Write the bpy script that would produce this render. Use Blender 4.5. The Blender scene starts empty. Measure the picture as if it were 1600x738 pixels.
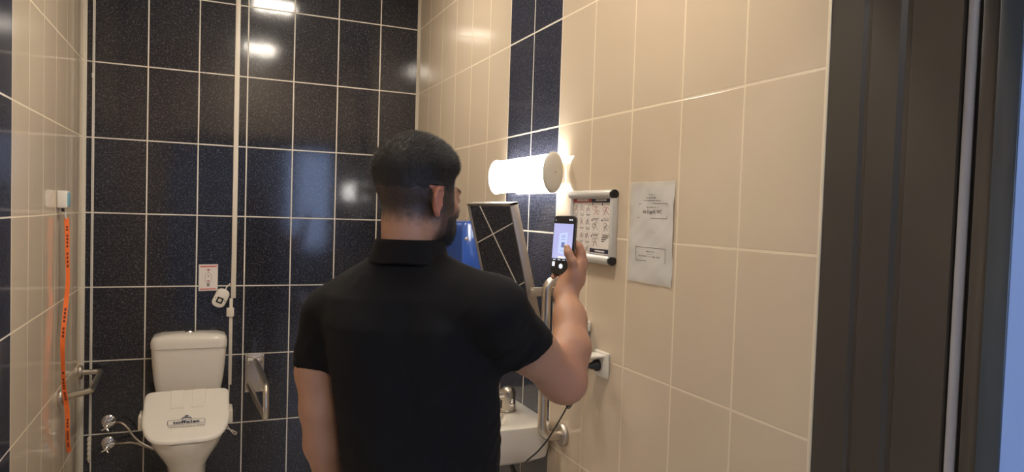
import bpy, bmesh, math, random
import numpy as np
from mathutils import Vector, Matrix
random.seed(7)
rng = np.random.default_rng(11)
sc = bpy.context.scene
C = sc.collection
PI = math.pi

# ------------------------------------------------------------------ camera
CZ = 1.52
F_PX, CX, CY = 1107.039, 824.67, 375.12
yaw, pitch, roll = 0.42317, 0.03676, 0.03281
cam = bpy.data.cameras.new('camera'); camo = bpy.data.objects.new('camera', cam); C.objects.link(camo)
fwd = Vector((math.sin(yaw)*math.cos(pitch), math.cos(yaw)*math.cos(pitch), -math.sin(pitch)))
r0 = Vector((math.cos(yaw), -math.sin(yaw), 0)); u0 = r0.cross(fwd)
rgt = r0*math.cos(roll) + u0*math.sin(roll); upv = -r0*math.sin(roll) + u0*math.cos(roll)
camo.matrix_world = Matrix(((rgt.x, upv.x, -fwd.x, 0), (rgt.y, upv.y, -fwd.y, 0), (rgt.z, upv.z, -fwd.z, CZ), (0, 0, 0, 1)))
cam.sensor_width = 36; cam.lens = 36*F_PX/1600
cam.shift_x = (800-CX)/1600; cam.shift_y = (CY-369)/1600
cam.clip_start = 0.02
sc.camera = camo

# ------------------------------------------------------------------ world, exposure
W = bpy.data.worlds.new('sky'); sc.world = W; W.use_nodes = True
bgn = W.node_tree.nodes['Background']; bgn.inputs[0].default_value = (0.48, 0.62, 1.0, 1); bgn.inputs[1].default_value = 4.5
sc.view_settings.view_transform = 'Standard'; sc.view_settings.look = 'None'
sc.view_settings.gamma = 1; sc.view_settings.use_curve_mapping = False
sc.view_settings.exposure = 0.46
CORRIDOR_FILL = 27.0  # emission of the added corridor fill lights
CEIL_LIGHT = 62.0       # emission of the ceiling panels
WALL_LAMP = 13.5         # emission of the tube lamp over the mirror

# ------------------------------------------------------------------ materials
def nd(nt, t, **kw):
    n = nt.nodes.new(t)
    for k, v in kw.items():
        if k == 'op': n.operation = v
        else: setattr(n, k, v)
    return n
def lk(nt, a, b): nt.links.new(a, b)
def mth(nt, op, a, b=None, c=None):
    n = nd(nt, 'ShaderNodeMath', op=op)
    for i, v in enumerate((a, b, c)):
        if v is None: continue
        if isinstance(v, (int, float)): n.inputs[i].default_value = v
        else: lk(nt, v, n.inputs[i])
    return n.outputs[0]
def mixc(nt, f, a, b):
    n = nd(nt, 'ShaderNodeMix', data_type='RGBA')
    for sock, v in ((n.inputs[0], f), (n.inputs[6], a), (n.inputs[7], b)):
        if isinstance(v, (int, float)): sock.default_value = v
        elif isinstance(v, tuple): sock.default_value = (*v, 1) if len(v) == 3 else v
        else: lk(nt, v, sock)
    return n.outputs[2]
def base_mat(name):
    m = bpy.data.materials.new(name); m.use_nodes = True
    nt = m.node_tree; return m, nt, nt.nodes['Principled BSDF']
def mat(name, col, rough=0.5, metal=0.0, var=0.06, scale=30, bump=0.0, bscale=200, emit=None, es=0, trans=0, coat=0, ior=None, sheen=0, alpha=1, sss=0, aniso=0):
    m, nt, b = base_mat(name)
    tc = nd(nt, 'ShaderNodeTexCoord'); nz = nd(nt, 'ShaderNodeTexNoise'); nz.inputs['Scale'].default_value = scale
    nz.inputs['Detail'].default_value = 4
    lk(nt, tc.outputs['Object'], nz.inputs['Vector'])
    lo = tuple(c*(1-var) for c in col); hi = tuple(min(1, c*(1+var)) for c in col)
    lk(nt, mixc(nt, nz.outputs['Fac'], lo, hi), b.inputs['Base Color'])
    b.inputs['Roughness'].default_value = rough; b.inputs['Metallic'].default_value = metal
    b.inputs['Transmission Weight'].default_value = trans; b.inputs['Coat Weight'].default_value = coat
    b.inputs['Coat Roughness'].default_value = .08
    b.inputs['Sheen Weight'].default_value = sheen; b.inputs['Alpha'].default_value = alpha
    b.inputs['Anisotropic'].default_value = aniso
    if sss:
        b.inputs['Subsurface Weight'].default_value = sss; b.inputs['Subsurface Radius'].default_value = (.012, .005, .003)
        b.inputs['Subsurface Scale'].default_value = 1.0
    if ior: b.inputs['IOR'].default_value = ior
    if emit: b.inputs['Emission Color'].default_value = (*emit, 1); b.inputs['Emission Strength'].default_value = es
    if bump:
        n2 = nd(nt, 'ShaderNodeTexNoise'); n2.inputs['Scale'].default_value = bscale; n2.inputs['Detail'].default_value = 3
        lk(nt, tc.outputs['Object'], n2.inputs['Vector'])
        bp = nd(nt, 'ShaderNodeBump'); bp.inputs['Strength'].default_value = bump; bp.inputs['Distance'].default_value = .002
        lk(nt, n2.outputs['Fac'], bp.inputs['Height']); lk(nt, bp.outputs[0], b.inputs['Normal'])
    return m

BEIGE = (0.63, 0.525, 0.398); NAVY = (0.016, 0.017, 0.024)
TW, TH, Z0 = 0.25195, 0.40, CZ-0.06915
def tile_mat(name, axis, u_off, stripe=None, dark_all=False, seed=0.0, gw=0.006):
    """ceramic wall tiles, 25 x 40 cm; axis 'X' or 'Y' runs along the wall, stripe = (lo, hi) of the dark columns"""
    m, nt, b = base_mat(name)
    tc = nd(nt, 'ShaderNodeTexCoord'); sp = nd(nt, 'ShaderNodeSeparateXYZ'); lk(nt, tc.outputs['Object'], sp.inputs[0])
    U = sp.outputs[axis]; V = sp.outputs['Z']
    wob = nd(nt, 'ShaderNodeTexNoise'); wob.inputs['Scale'].default_value = 9; lk(nt, tc.outputs['Object'], wob.inputs['Vector'])
    u = mth(nt, 'DIVIDE', mth(nt, 'SUBTRACT', U, u_off), TW); v = mth(nt, 'DIVIDE', mth(nt, 'SUBTRACT', V, Z0), TH)
    fu, fv = mth(nt, 'FRACT', u), mth(nt, 'FRACT', v)
    du = mth(nt, 'MULTIPLY', mth(nt, 'MINIMUM', fu, mth(nt, 'SUBTRACT', 1.0, fu)), TW)
    dv = mth(nt, 'MULTIPLY', mth(nt, 'MINIMUM', fv, mth(nt, 'SUBTRACT', 1.0, fv)), TH)
    d = mth(nt, 'MINIMUM', du, dv)
    wobw = mth(nt, 'MULTIPLY_ADD', wob.outputs['Fac'], 0.0016, gw/2-0.0008)
    g = nd(nt, 'ShaderNodeMapRange'); lk(nt, mth(nt, 'SUBTRACT', d, wobw), g.inputs['Value'])
    g.inputs['From Min'].default_value = -0.0005; g.inputs['From Max'].default_value = 0.0007
    g.inputs['To Min'].default_value = 1; g.inputs['To Max'].default_value = 0
    grout = g.outputs[0]
    cell = nd(nt, 'ShaderNodeCombineXYZ'); lk(nt, mth(nt, 'FLOOR', u), cell.inputs[0]); lk(nt, mth(nt, 'FLOOR', v), cell.inputs[1]); cell.inputs[2].default_value = seed
    wn = nd(nt, 'ShaderNodeTexWhiteNoise', noise_dimensions='3D'); lk(nt, cell.outputs[0], wn.inputs['Vector'])
    # dark glaze with pale threads
    sc1 = nd(nt, 'ShaderNodeTexNoise'); sc1.inputs['Scale'].default_value = 150; sc1.inputs['Detail'].default_value = 3; sc1.inputs['Distortion'].default_value = .8
    lk(nt, tc.outputs['Object'], sc1.inputs['Vector'])
    th = nd(nt, 'ShaderNodeMapRange'); lk(nt, sc1.outputs['Fac'], th.inputs['Value'])
    th.inputs['From Min'].default_value = .53; th.inputs['From Max'].default_value = .72
    dark = mixc(nt, th.outputs[0], NAVY, (0.125, 0.125, 0.150))
    if stripe:
        wv = nd(nt, 'ShaderNodeTexWave', bands_direction='Z'); wv.inputs['Scale'].default_value = 55; wv.inputs['Distortion'].default_value = 2.2
        wv.inputs['Detail'].default_value = 2; wv.inputs['Detail Scale'].default_value = 6
        lk(nt, tc.outputs['Object'], wv.inputs['Vector'])
        dark = mixc(nt, mth(nt, 'MULTIPLY', wv.outputs['Fac'], .6), dark, (0.085, 0.092, 0.14))  # lined pattern, its colour lightened to carry the bluish lamp glare
    cl = nd(nt, 'ShaderNodeTexNoise'); cl.inputs['Scale'].default_value = 2.5; lk(nt, tc.outputs['Object'], cl.inputs['Vector'])
    bc = mixc(nt, cl.outputs['Fac'], tuple(c*.96 for c in BEIGE), tuple(c*1.04 for c in BEIGE))
    bc = mixc(nt, mth(nt, 'MULTIPLY', wn.outputs['Value'], .06), bc, (0.75, 0.60, 0.45))
    if dark_all: isd = 1.0; col = dark; gc = (0.70, 0.66, 0.58)
    else:
        lo, hi = stripe
        isd = mth(nt, 'MULTIPLY', mth(nt, 'GREATER_THAN', U, lo), mth(nt, 'LESS_THAN', U, hi))
        col = mixc(nt, isd, bc, dark); gc = mixc(nt, isd, (0.78, 0.67, 0.51), (0.70, 0.66, 0.58))
    lk(nt, mixc(nt, grout, col, gc), b.inputs['Base Color'])
    lk(nt, mth(nt, 'MULTIPLY_ADD', grout, .5, 0.10), b.inputs['Roughness'])
    b.inputs['IOR'].default_value = 1.5
    # every tile sits a hair out of plane, grout is recessed, glaze slightly uneven
    geo = nd(nt, 'ShaderNodeNewGeometry')
    off = nd(nt, 'ShaderNodeVectorMath', op='SUBTRACT'); lk(nt, wn.outputs['Color'], off.inputs[0]); off.inputs[1].default_value = (.5, .5, .5)
    scl = nd(nt, 'ShaderNodeVectorMath', op='SCALE'); lk(nt, off.outputs[0], scl.inputs[0]); scl.inputs['Scale'].default_value = .010
    ad = nd(nt, 'ShaderNodeVectorMath', op='ADD'); lk(nt, geo.outputs['Normal'], ad.inputs[0]); lk(nt, scl.outputs[0], ad.inputs[1])
    nm = nd(nt, 'ShaderNodeVectorMath', op='NORMALIZE'); lk(nt, ad.outputs[0], nm.inputs[0])
    b1 = nd(nt, 'ShaderNodeBump', invert=True); b1.inputs['Strength'].default_value = .5; b1.inputs['Distance'].default_value = .001
    lk(nt, grout, b1.inputs['Height']); lk(nt, nm.outputs[0], b1.inputs['Normal'])
    b2 = nd(nt, 'ShaderNodeBump'); b2.inputs['Strength'].default_value = .10; b2.inputs['Distance'].default_value = .002
    n3 = nd(nt, 'ShaderNodeTexNoise'); n3.inputs['Scale'].default_value = 14; lk(nt, tc.outputs['Object'], n3.inputs['Vector'])
    hgt = n3.outputs['Fac']
    if dark_all or stripe:
        hgt = mth(nt, 'ADD', hgt, mth(nt, 'MULTIPLY', mth(nt, 'MULTIPLY', th.outputs[0], isd), .05))
    lk(nt, hgt, b2.inputs['Height']); lk(nt, b1.outputs[0], b2.inputs['Normal']); lk(nt, b2.outputs[0], b.inputs['Normal'])
    return m

M = {}
M['porcelain'] = mat('porcelain', (.74, .70, .63), .12, var=.02, coat=.4)
M['plastic_white'] = mat('plastic_white', (.76, .72, .65), .35, var=.03)
M['plastic_ivory'] = mat('plastic_ivory', (.72, .66, .56), .4, var=.03)
M['grout_trim'] = mat('grout_trim', (.66, .60, .49), .5, var=.08, scale=60)
M['steel'] = mat('steel', (.60, .55, .48), .28, 1.0, var=.08, scale=80, aniso=.3)
M['steel_dull'] = mat('steel_dull', (.50, .45, .39), .42, 1.0, var=.1, scale=60)
M['chrome'] = mat('chrome', (.80, .79, .77), .08, 1.0, var=.02)
M['alu'] = mat('alu', (.60, .59, .56), .42, .15, var=.05)
M['mirror_frame'] = mat('mirror_frame', (.42, .38, .34), .40, .9, var=.05)
M['mirror'] = mat('mirror', (.86, .87, .87), .012, 1.0, var=.0)
M['black_plastic'] = mat('black_plastic', (.012, .012, .013), .35, var=.1)
M['rubber_black'] = mat('rubber_black', (.015, .014, .014), .6)
M['paper'] = mat('paper', (.78, .755, .775), .6, var=.03, scale=25, bump=.2, bscale=18)
M['poster'] = mat('poster', (.78, .73, .69), .35, var=.02)
M['red'] = mat('red', (.45, .04, .05), .4); M['navy'] = mat('navy', (.012, .013, .05), .4)
M['pink'] = mat('pink', (.62, .14, .13), .5)
M['ink'] = mat('ink', (.05, .045, .045), .6); M['inkgrey'] = mat('inkgrey', (.25, .23, .23), .6)
M['inkred'] = mat('inkred', (.35, .07, .06), .6); M['palegrey'] = mat('palegrey', (.52, .50, .48), .6)
M['logo_blue'] = mat('logo_blue', (.02, .03, .09), .5)
M['orange'] = mat('orange', (.88, .17, .025), .6, var=.12, scale=120, bump=.4, bscale=900)
M['orange_ink'] = mat('orange_ink', (.10, .012, .008), .6)
M['blue_plastic'] = mat('blue_plastic', (.035, .10, .42), .16, var=.15, scale=6, coat=.5)
M['blue_grey'] = mat('blue_grey', (.20, .25, .36), .2, var=.05)
M['light_blue'] = mat('light_blue', (.22, .42, .52), .35)
M['door_paint'] = mat('door_paint', (.062, .054, .047), .30, var=.05, scale=8, bump=.06, bscale=60)
M['door_edge'] = mat('door_edge', (.05, .065, .085), .3, var=.05)  # bluish reflection on the casing, put into its colour
M['seal_grey'] = mat('seal_grey', (.34, .33, .35), .5)
M['plaster'] = mat('plaster', (.30, .40, .60), .8, var=.03, scale=10, bump=.2, bscale=90)  # the blue tint of the daylight is put into this colour
M['ceiling_white'] = mat('ceiling_white', (.82, .80, .76), .8, var=.02)
M['floor_tile'] = mat('floor_tile', (.62, .58, .52), .3, var=.12, scale=5)
M['lamp_glow'] = mat('lamp_glow', (.9, .9, .9), .4, emit=(1.0, .965, .92), es=WALL_LAMP)
M['panel_glow'] = mat('panel_glow', (.9, .9, .9), .4, emit=(1.0, .90, .76), es=CEIL_LIGHT)
M['corridor_fill_glow'] = mat('corridor_fill_glow', (.9, .9, .9), .4, emit=(1.0, .93, .84), es=CORRIDOR_FILL)
M['lamp_cap'] = mat('lamp_cap', (.62, .58, .50), .4, var=.03)
M['shirt'] = mat('shirt', (.0042, .0040, .0047), .92, var=.25, scale=70, sheen=.0, bump=.5, bscale=1200)
M['trousers'] = mat('trousers', (.006, .006, .008), .9, var=.2)
M['shoe'] = mat('shoe', (.02, .018, .017), .5)
M['hair'] = mat('hair', (.017, .014, .013), .60, var=.35, scale=90)
M['beard'] = mat('beard', (.010, .008, .007), .6, var=.3, scale=120)
M['glass'] = mat('glass', (.9, .95, 1), .02, trans=1, ior=1.45, var=0)
M['eye'] = mat('eye', (.8, .78, .75), .1, var=.02); M['iris'] = mat('iris', (.05, .025, .01), .1)
M['nail'] = mat('nail', (.62, .36, .28), .3)
M['phone_body'] = mat('phone_body', (.018, .016, .016), .25, var=.05)
M['phone_case'] = mat('phone_case', (.10, .075, .06), .4)
M['sleeve_film'] = mat('sleeve_film', (.80, .78, .74), .15, var=.02, alpha=.38)

M['shirt'].node_tree.nodes['Principled BSDF'].inputs['Specular IOR Level'].default_value = .3

# ------------------------------------------------------------------ object helpers
def tag(o, label=None, cat=None, group=None, kind=None):
    if label: o['label'] = label
    if cat: o['category'] = cat
    if group: o['group'] = group
    if kind: o['kind'] = kind
    return o
def thing(name, label, cat, loc, group=None):
    o = bpy.data.objects.new(name, None); C.objects.link(o); o.location = loc; o.empty_display_size = .05
    return tag(o, label, cat, group)
def wloc(o):
    v = Vector(o.location)
    while o.parent: o = o.parent; v += Vector(o.location)
    return v
def obj(name, bm, m, parent=None, smooth=True, angle=40, origin=None):
    """bm in world coordinates -> one mesh object"""
    me = bpy.data.meshes.new(name)
    if origin is None: origin = wloc(parent) if parent else Vector((0, 0, 0))
    origin = Vector(origin)
    if isinstance(bm, bmesh.types.BMesh):
        bmesh.ops.recalc_face_normals(bm, faces=bm.faces[:])
        bmesh.ops.translate(bm, verts=bm.verts[:], vec=-origin); bm.to_mesh(me); bm.free()
    else:
        vs, fs = bm; me.from_pydata([tuple(Vector(v)-origin) for v in vs], [], fs)
    for mm in (m if isinstance(m, (list, tuple)) else [m]): me.materials.append(mm)
    o = bpy.data.objects.new(name, me); C.objects.link(o)
    if parent: o.parent = parent; o.location = origin - wloc(parent)
    else: o.location = origin
    if smooth:
        for p in me.polygons: p.use_smooth = True
        me.set_sharp_from_angle(angle=math.radians(angle))
    return o
def struct(name, bm, m, parent=None, **k):
    o = obj(name, bm, m, parent, **k)
    if not parent: o['kind'] = 'structure'
    return o
def B(): return bmesh.new()
def box(bm, x0, x1, y0, y1, z0, z1, bev=0, seg=2, R=None, mi=0):
    r = bmesh.ops.create_cube(bm, size=1); vs = r['verts']
    sx, sy, sz = x1-x0, y1-y0, z1-z0; c = Vector(((x0+x1)/2, (y0+y1)/2, (z0+z1)/2))
    for v in vs: v.co = Vector((v.co.x*sx, v.co.y*sy, v.co.z*sz))
    fs = list({f for v in vs for f in v.link_faces})
    if bev:
        es = list({e for v in vs for e in v.link_edges})
        rb = bmesh.ops.bevel(bm, geom=es, offset=bev, segments=seg, affect='EDGES', profile=.5)
        vs = list({v for f in rb['faces'] for v in f.verts} | {v for v in vs if v.is_valid})
        fs = list({f for v in vs for f in v.link_faces})
    for f in fs: f.material_index = mi
    for v in vs: v.co = (R @ v.co if R else v.co) + c
    return vs
def loft(bm, rings, cap0=True, cap1=True, mi=0):
    vr = [[bm.verts.new(p) for p in r] for r in rings]; n = len(vr[0])
    for a, b_ in zip(vr, vr[1:]):
        for i in range(n):
            f = bm.faces.new((a[i], a[(i+1) % n], b_[(i+1) % n], b_[i])); f.material_index = mi
    if cap0: bm.faces.new(vr[0][::-1]).material_index = mi
    if cap1: bm.faces.new(vr[-1]).material_index = mi
    return vr
def frame_of(d):
    d = Vector(d).normalized(); a = Vector((0, 0, 1)) if abs(d.z) < .9 else Vector((1, 0, 0))
    u = d.cross(a).normalized(); return u, d.cross(u).normalized(), d
def cyl(bm, p0, p1, r, r1=None, n=32, mi=0, bev=0):
    p0, p1 = Vector(p0), Vector(p1); r1 = r if r1 is None else r1; u, v, d = frame_of(p1-p0); L = (p1-p0).length
    prof = [(0, r), (L, r1)] if not bev else [(0, r-bev), (bev*.3, r-bev*.3), (bev, r), (L-bev, r1), (L-bev*.3, r1-bev*.3), (L, r1-bev)]
    loft(bm, [[p0+d*t+(u*math.cos(2*PI*i/n)+v*math.sin(2*PI*i/n))*q for i in range(n)] for t, q in prof], mi=mi)
def lathe(bm, p0, axis, prof, n=40, mi=0):
    p0 = Vector(p0); u, v, d = frame_of(axis)
    loft(bm, [[p0+d*t+(u*math.cos(2*PI*i/n)+v*math.sin(2*PI*i/n))*max(q, 1e-4) for i in range(n)] for t, q in prof], mi=mi)
def catmull(P, n=8):
    P = [Vector(p) for p in P]; Q = [P[0]*2-P[1]]+P+[P[-1]*2-P[-2]]; out = []
    for i in range(1, len(Q)-2):
        a, b_, c, d = Q[i-1:i+3]
        for k in range(n):
            t = k/n; out.append(.5*((2*b_)+(c-a)*t+(2*a-5*b_+4*c-d)*t*t+(-a+3*b_-3*c+d)*t**3))
    out.append(P[-1]); return out
def bend(P, r, n=8):
    """polyline with rounded corners"""
    P = [Vector(p) for p in P]; out = [P[0]]
    for a, b_, c in zip(P, P[1:], P[2:]):
        d1 = (a-b_).normalized(); d2 = (c-b_).normalized(); h = math.acos(max(-1, min(1, d1.dot(d2))))/2
        t = min(r/math.tan(h), (a-b_).length*.49, (c-b_).length*.49)
        s, e = b_+d1*t, b_+d2*t
        for k in range(n+1):
            q = k/n; out.append((s*(1-q)+b_*q)*(1-q)+(b_*(1-q)+e*q)*q)
    out.append(P[-1]); return out
def tube(bm, P, r, n=16, mi=0, flat=None):
    P = [Vector(p) for p in P]; rings = []
    d = (P[1]-P[0]).normalized(); u, v, _ = frame_of(d)
    for i, p in enumerate(P):
        dn = ((P[min(i+1, len(P)-1)]-P[max(i-1, 0)])).normalized()
        u = (u-dn*u.dot(dn)).normalized(); v = dn.cross(u)
        rr = r[i] if isinstance(r, (list, tuple)) else r
        rings.append([p+(u*math.cos(2*PI*k/n)+v*math.sin(2*PI*k/n))*rr for k in range(n)])
    loft(bm, rings, mi=mi)
def ribbon(bm, P, wdir, w, t, mi=0):
    """flat band of width w along wdir and thickness t following P"""
    P = [Vector(p) for p in P]; rings = []
    for i, p in enumerate(P):
        dn = (P[min(i+1, len(P)-1)]-P[max(i-1, 0)]).normalized(); wd = Vector(wdir[i] if isinstance(wdir, list) else wdir)
        wd = (wd-dn*wd.dot(dn)).normalized(); nn = dn.cross(wd)
        rings.append([p+wd*w/2+nn*t/2, p-wd*w/2+nn*t/2, p-wd*w/2-nn*t/2, p+wd*w/2-nn*t/2])
    loft(bm, rings, mi=mi)
class Plane:
    """flat print on a surface: origin, right and up unit vectors, normal = outwards"""
    def __init__(s, o, r, u): s.o, s.r, s.u = Vector(o), Vector(r).normalized(), Vector(u).normalized(); s.n = s.r.cross(s.u)
    def p(s, x, y, h=0): return s.o+s.r*x+s.u*y+s.n*h
    def quad(s, bm, x0, x1, y0, y1, h=.0005, t=.0004, mi=0):
        lo = [s.p(x0, y0, h-t), s.p(x1, y0, h-t), s.p(x1, y1, h-t), s.p(x0, y1, h-t)]
        hi = [q+s.n*t for q in lo]; loft(bm, [lo, hi], mi=mi)
    def line(s, bm, pts, w, h=.0006, mi=0, closed=False):
        pts = list(pts)+([pts[0]] if closed else [])
        for (xa, ya), (xb, yb) in zip(pts, pts[1:]):
            d = Vector((xb-xa, yb-ya));
            if d.length < 1e-7: continue
            d.normalize(); e = Vector((-d.y, d.x))*w/2
            q = [s.p(xa-e.x, ya-e.y, h), s.p(xa+e.x, ya+e.y, h), s.p(xb+e.x, yb+e.y, h), s.p(xb-e.x, yb-e.y, h)]
            f = bm.faces.new([bm.verts.new(k) for k in q]); f.material_index = mi
    def poly(s, bm, pts, h=.0006, mi=0):
        f = bm.faces.new([bm.verts.new(s.p(x, y, h)) for x, y in pts]); f.material_index = mi
    def disc(s, bm, x, y, rx, ry=None, h=.0006, mi=0, n=20):
        ry = ry or rx; s.poly(bm, [(x+rx*math.cos(2*PI*k/n), y+ry*math.sin(2*PI*k/n)) for k in range(n)], h, mi)
def text_mesh(txt, size, plane, x, y, h=.0006, align='CENTER', sx=1.0, bold=0.0):
    cu = bpy.data.curves.new('t', 'FONT'); cu.body = txt; cu.size = size; cu.align_x = align; cu.align_y = 'CENTER'; cu.offset = bold
    o = bpy.data.objects.new('t', cu); C.objects.link(o)
    dg = bpy.context.evaluated_depsgraph_get(); dg.update()
    me = bpy.data.meshes.new_from_object(o.evaluated_get(dg))
    bm = bmesh.new(); bm.from_mesh(me)
    for v in bm.verts: v.co = plane.p(x+v.co.x*sx, y+v.co.y, h)
    bpy.data.objects.remove(o); bpy.data.meshes.remove(me); bpy.data.curves.remove(cu)
    return bm
def merge(bm, other):
    me = bpy.data.meshes.new('tmp'); other.to_mesh(me); other.free(); bm.from_mesh(me); bpy.data.meshes.remove(me)

# ------------------------------------------------------------------ room constants
D, XL, XR, H = 4.40, -0.6157, 1.1874, 3.0
CX0, RY0, LY0, RE = -0.56628, 2.8885, 2.92734, 1.118
FL = -0.11               # floor level
YF0, YF1 = 0.735, RE      # thickness of the wall the camera looks through
M['tile_back'] = tile_mat('tile_back', 'X', CX0, dark_all=True, seed=1, gw=.0064)
M['tile_right'] = tile_mat('tile_right', 'Y', RY0-10*TW, stripe=(RY0-2*TW, RY0), seed=2, gw=.0062)
M['tile_left'] = tile_mat('tile_left', 'Y', LY0-10*TW, stripe=(LY0-2*TW, LY0), seed=3, gw=.0062)
M['tile_front'] = tile_mat('tile_front', 'X', CX0, stripe=(5, 6), seed=4)

b = B(); box(b, XL-.15, XR+.15, D, D+.15, FL, H); struct('wall_back', b, M['tile_back'], smooth=False)
b = B(); box(b, XL-.15, XL, YF0, D, FL, H); struct('wall_left', b, M['tile_left'], smooth=False)
b = B(); box(b, XR, XR+.15, RE, D, FL, H); struct('wall_right', b, M['tile_right'], smooth=False)
b = B(); box(b, XL, -.36, YF0, YF1, FL, H); box(b, -.36, XR+.15, YF0+.02, YF1-.02, 2.22, H)
struct('wall_front', b, M['tile_front'], smooth=False)
b = B(); box(b, -3, 4.2, -2.6, D+.15, FL-.1, FL); struct('floor', b, M['floor_tile'], smooth=False)
b = B(); box(b, -3, 4.2, -2.6, D+.15, H, H+.1); struct('ceiling', b, M['ceiling_white'], smooth=False)
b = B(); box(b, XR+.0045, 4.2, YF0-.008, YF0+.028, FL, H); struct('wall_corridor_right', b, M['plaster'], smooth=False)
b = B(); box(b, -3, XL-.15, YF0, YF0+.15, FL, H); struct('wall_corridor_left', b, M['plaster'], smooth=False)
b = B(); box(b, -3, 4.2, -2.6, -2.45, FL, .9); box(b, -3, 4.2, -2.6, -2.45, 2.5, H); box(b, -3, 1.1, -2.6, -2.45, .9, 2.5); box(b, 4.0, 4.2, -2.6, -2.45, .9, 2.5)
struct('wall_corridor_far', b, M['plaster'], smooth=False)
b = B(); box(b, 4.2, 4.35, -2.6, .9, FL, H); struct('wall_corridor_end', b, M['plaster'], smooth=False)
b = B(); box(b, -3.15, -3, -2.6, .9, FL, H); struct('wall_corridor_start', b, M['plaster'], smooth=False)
b = B()
for x in (1.1, 2.05, 3.0, 3.95): box(b, x, x+.05, -2.56, -2.50, .9, 2.5)
box(b, 1.1, 4.0, -2.56, -2.50, .9, .95); box(b, 1.1, 4.0, -2.56, -2.50, 2.45, 2.5)
wn_ = struct('window_1', b, M['plastic_white'], smooth=False)
b = B(); box(b, 1.12, 3.98, -2.535, -2.530, .92, 2.48); struct('pane', b, M['glass'], wn_, smooth=False)
# painted silicone corner strips
b = B(); r = [(XL, D-.018), (XL, D), (XL+.016, D), (XL+.010, D-.006), (XL+.005, D-.012)]
loft(b, [[(x, y, FL) for x, y in r], [(x, y, H) for x, y in r]]); struct('trim_1', b, M['grout_trim'])
b = B(); r = [(XR, D-.03), (XR-.004, D-.02), (XR-.009, D-.006), (XR-.012, D), (XR, D)]
loft(b, [[(x, y, FL) for x, y in r], [(x, y, H) for x, y in r]]); struct('trim_2', b, M['grout_trim'])
b = B(); box(b, XR-.002, XR+.006, RE-.001, RE+.004, FL, H, .001); struct('trim_3', b, M['grout_trim'])

# door frame: stepped steel lining of the opening, seal, stop and corridor casing
door = bpy.data.objects.new('door_1', None); C.objects.link(door); door['kind'] = 'structure'
def jamb(xs, sgn):
    """profile in (x, y); xs = face of the lining, sgn = +1 when the solid lies on the +x side"""
    prof = [(0, RE-.001), (0, 1.036), (.006, 1.030), (.006, 1.022), (.0, 1.016), (0, .952), (.008, .944), (.008, .934), (.002, .928), (.002, .830), (.03, .830), (.03, .728), (.14, .728), (.14, RE-.001)]
    return [(xs+sgn*x, y) for x, y in prof]
for xs, s in ((XR, 1),):
    b = B(); p = jamb(xs, s); loft(b, [[(x, y, FL) for x, y in p], [(x, y, 2.12) for x, y in p]])
    struct('frame_lining', b, M['door_paint'], door, angle=20)
    b = B(); cyl(b, (xs+s*.012, .8175, FL), (xs+s*.012, .8175, 2.12), .0088, n=16); struct('door_seal', b, M['seal_grey'], door)
    b = B(); box(b, xs+s*.004, xs+s*.028, .766, .796, FL, 2.12, .001); struct('door_stop', b, M['door_paint'], door)
    b = B(); box(b, xs-.001, xs+s*.0045, .7265, .7645, FL, 2.14, .001); struct('casing', b, M['door_edge'], door)
b = B(); box(b, -.36, -.345, YF0, RE-.01, FL, 2.12); struct('frame_lining', b, M['door_paint'], door)
b = B(); box(b, -.36, XR+.02, YF0-.004, RE-.01, 2.12, 2.22, .003); struct('frame_head', b, M['door_paint'], door)
bm = B(); box(bm, -.42, -.345, YF0-.02, YF0, FL, 2.2, .003); struct('casing', bm, M['door_edge'], door)

# ------------------------------------------------------------------ ceiling lights
def ceiling_light(loc, label, hs=.13, glow='panel_glow'):
    t = thing('ceiling_light', label, 'light', loc, 'square ceiling lights')
    x, y, z = loc
    b = B(); box(b, x-hs-.02, x+hs+.02, y-hs-.02, y+hs+.02, z-.03, z, .006); obj('housing', b, M['plastic_white'], t)
    b = B(); box(b, x-hs, x+hs, y-hs, y+hs, z-.04, z-.028, .004); obj('diffuser', b, M[glow], t)
    return t
ceiling_light((.41, 3.24, H), 'square ceiling light nearer the dark tiled back wall')
ceiling_light((.41, 1.60, H), 'square ceiling light above the man in the black shirt')

for cx_l, nm in ((.15, 'added fill light in the corridor nearer the doorway middle'), (-1.5, 'added fill light in the corridor further from the doorway')):
    ceiling_light((cx_l, -1.0, H), nm, .22, 'corridor_fill_glow')  # added out of view, to brighten the lower room through the doorway
# ------------------------------------------------------------------ tube lamp over the mirror
LX, LZ = 1.134, 1.674
t = thing('wall_lamp', 'glowing white cylinder lamp on the right wall above the tilted mirror', 'lamp', (XR, 2.58, LZ))
def oval_y(y, a, c, n=48): return [(LX+a*math.cos(2*PI*k/n), y, LZ+c*math.sin(2*PI*k/n)) for k in range(n)]
b = B(); loft(b, [oval_y(2.315, .036, .0690), oval_y(2.865, .036, .0690)]); obj('diffuser', b, M['lamp_glow'], t)
for y0, s in ((2.300, 1), (2.882, -1)):
    b = B(); loft(b, [oval_y(y0+s*d, a, c) for d, a, c in ((0, .020, .045), (.002, .034, .066), (.006, .038, .0725), (.012, .040, .0750), (.019, .040, .0750))])
    cap = obj('end_cap', b, M['lamp_cap'], t)
    b = B(); cyl(b, (LX+.004, y0-s*.001, LZ), (LX+.004, y0+s*.006, LZ), .004, n=16, bev=.001); obj('screw', b, M['chrome'], cap)
b = B(); box(b, 1.160, XR, 2.325, 2.855, LZ-.038, LZ+.038, .006); obj('base', b, M['plastic_ivory'], t)

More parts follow.
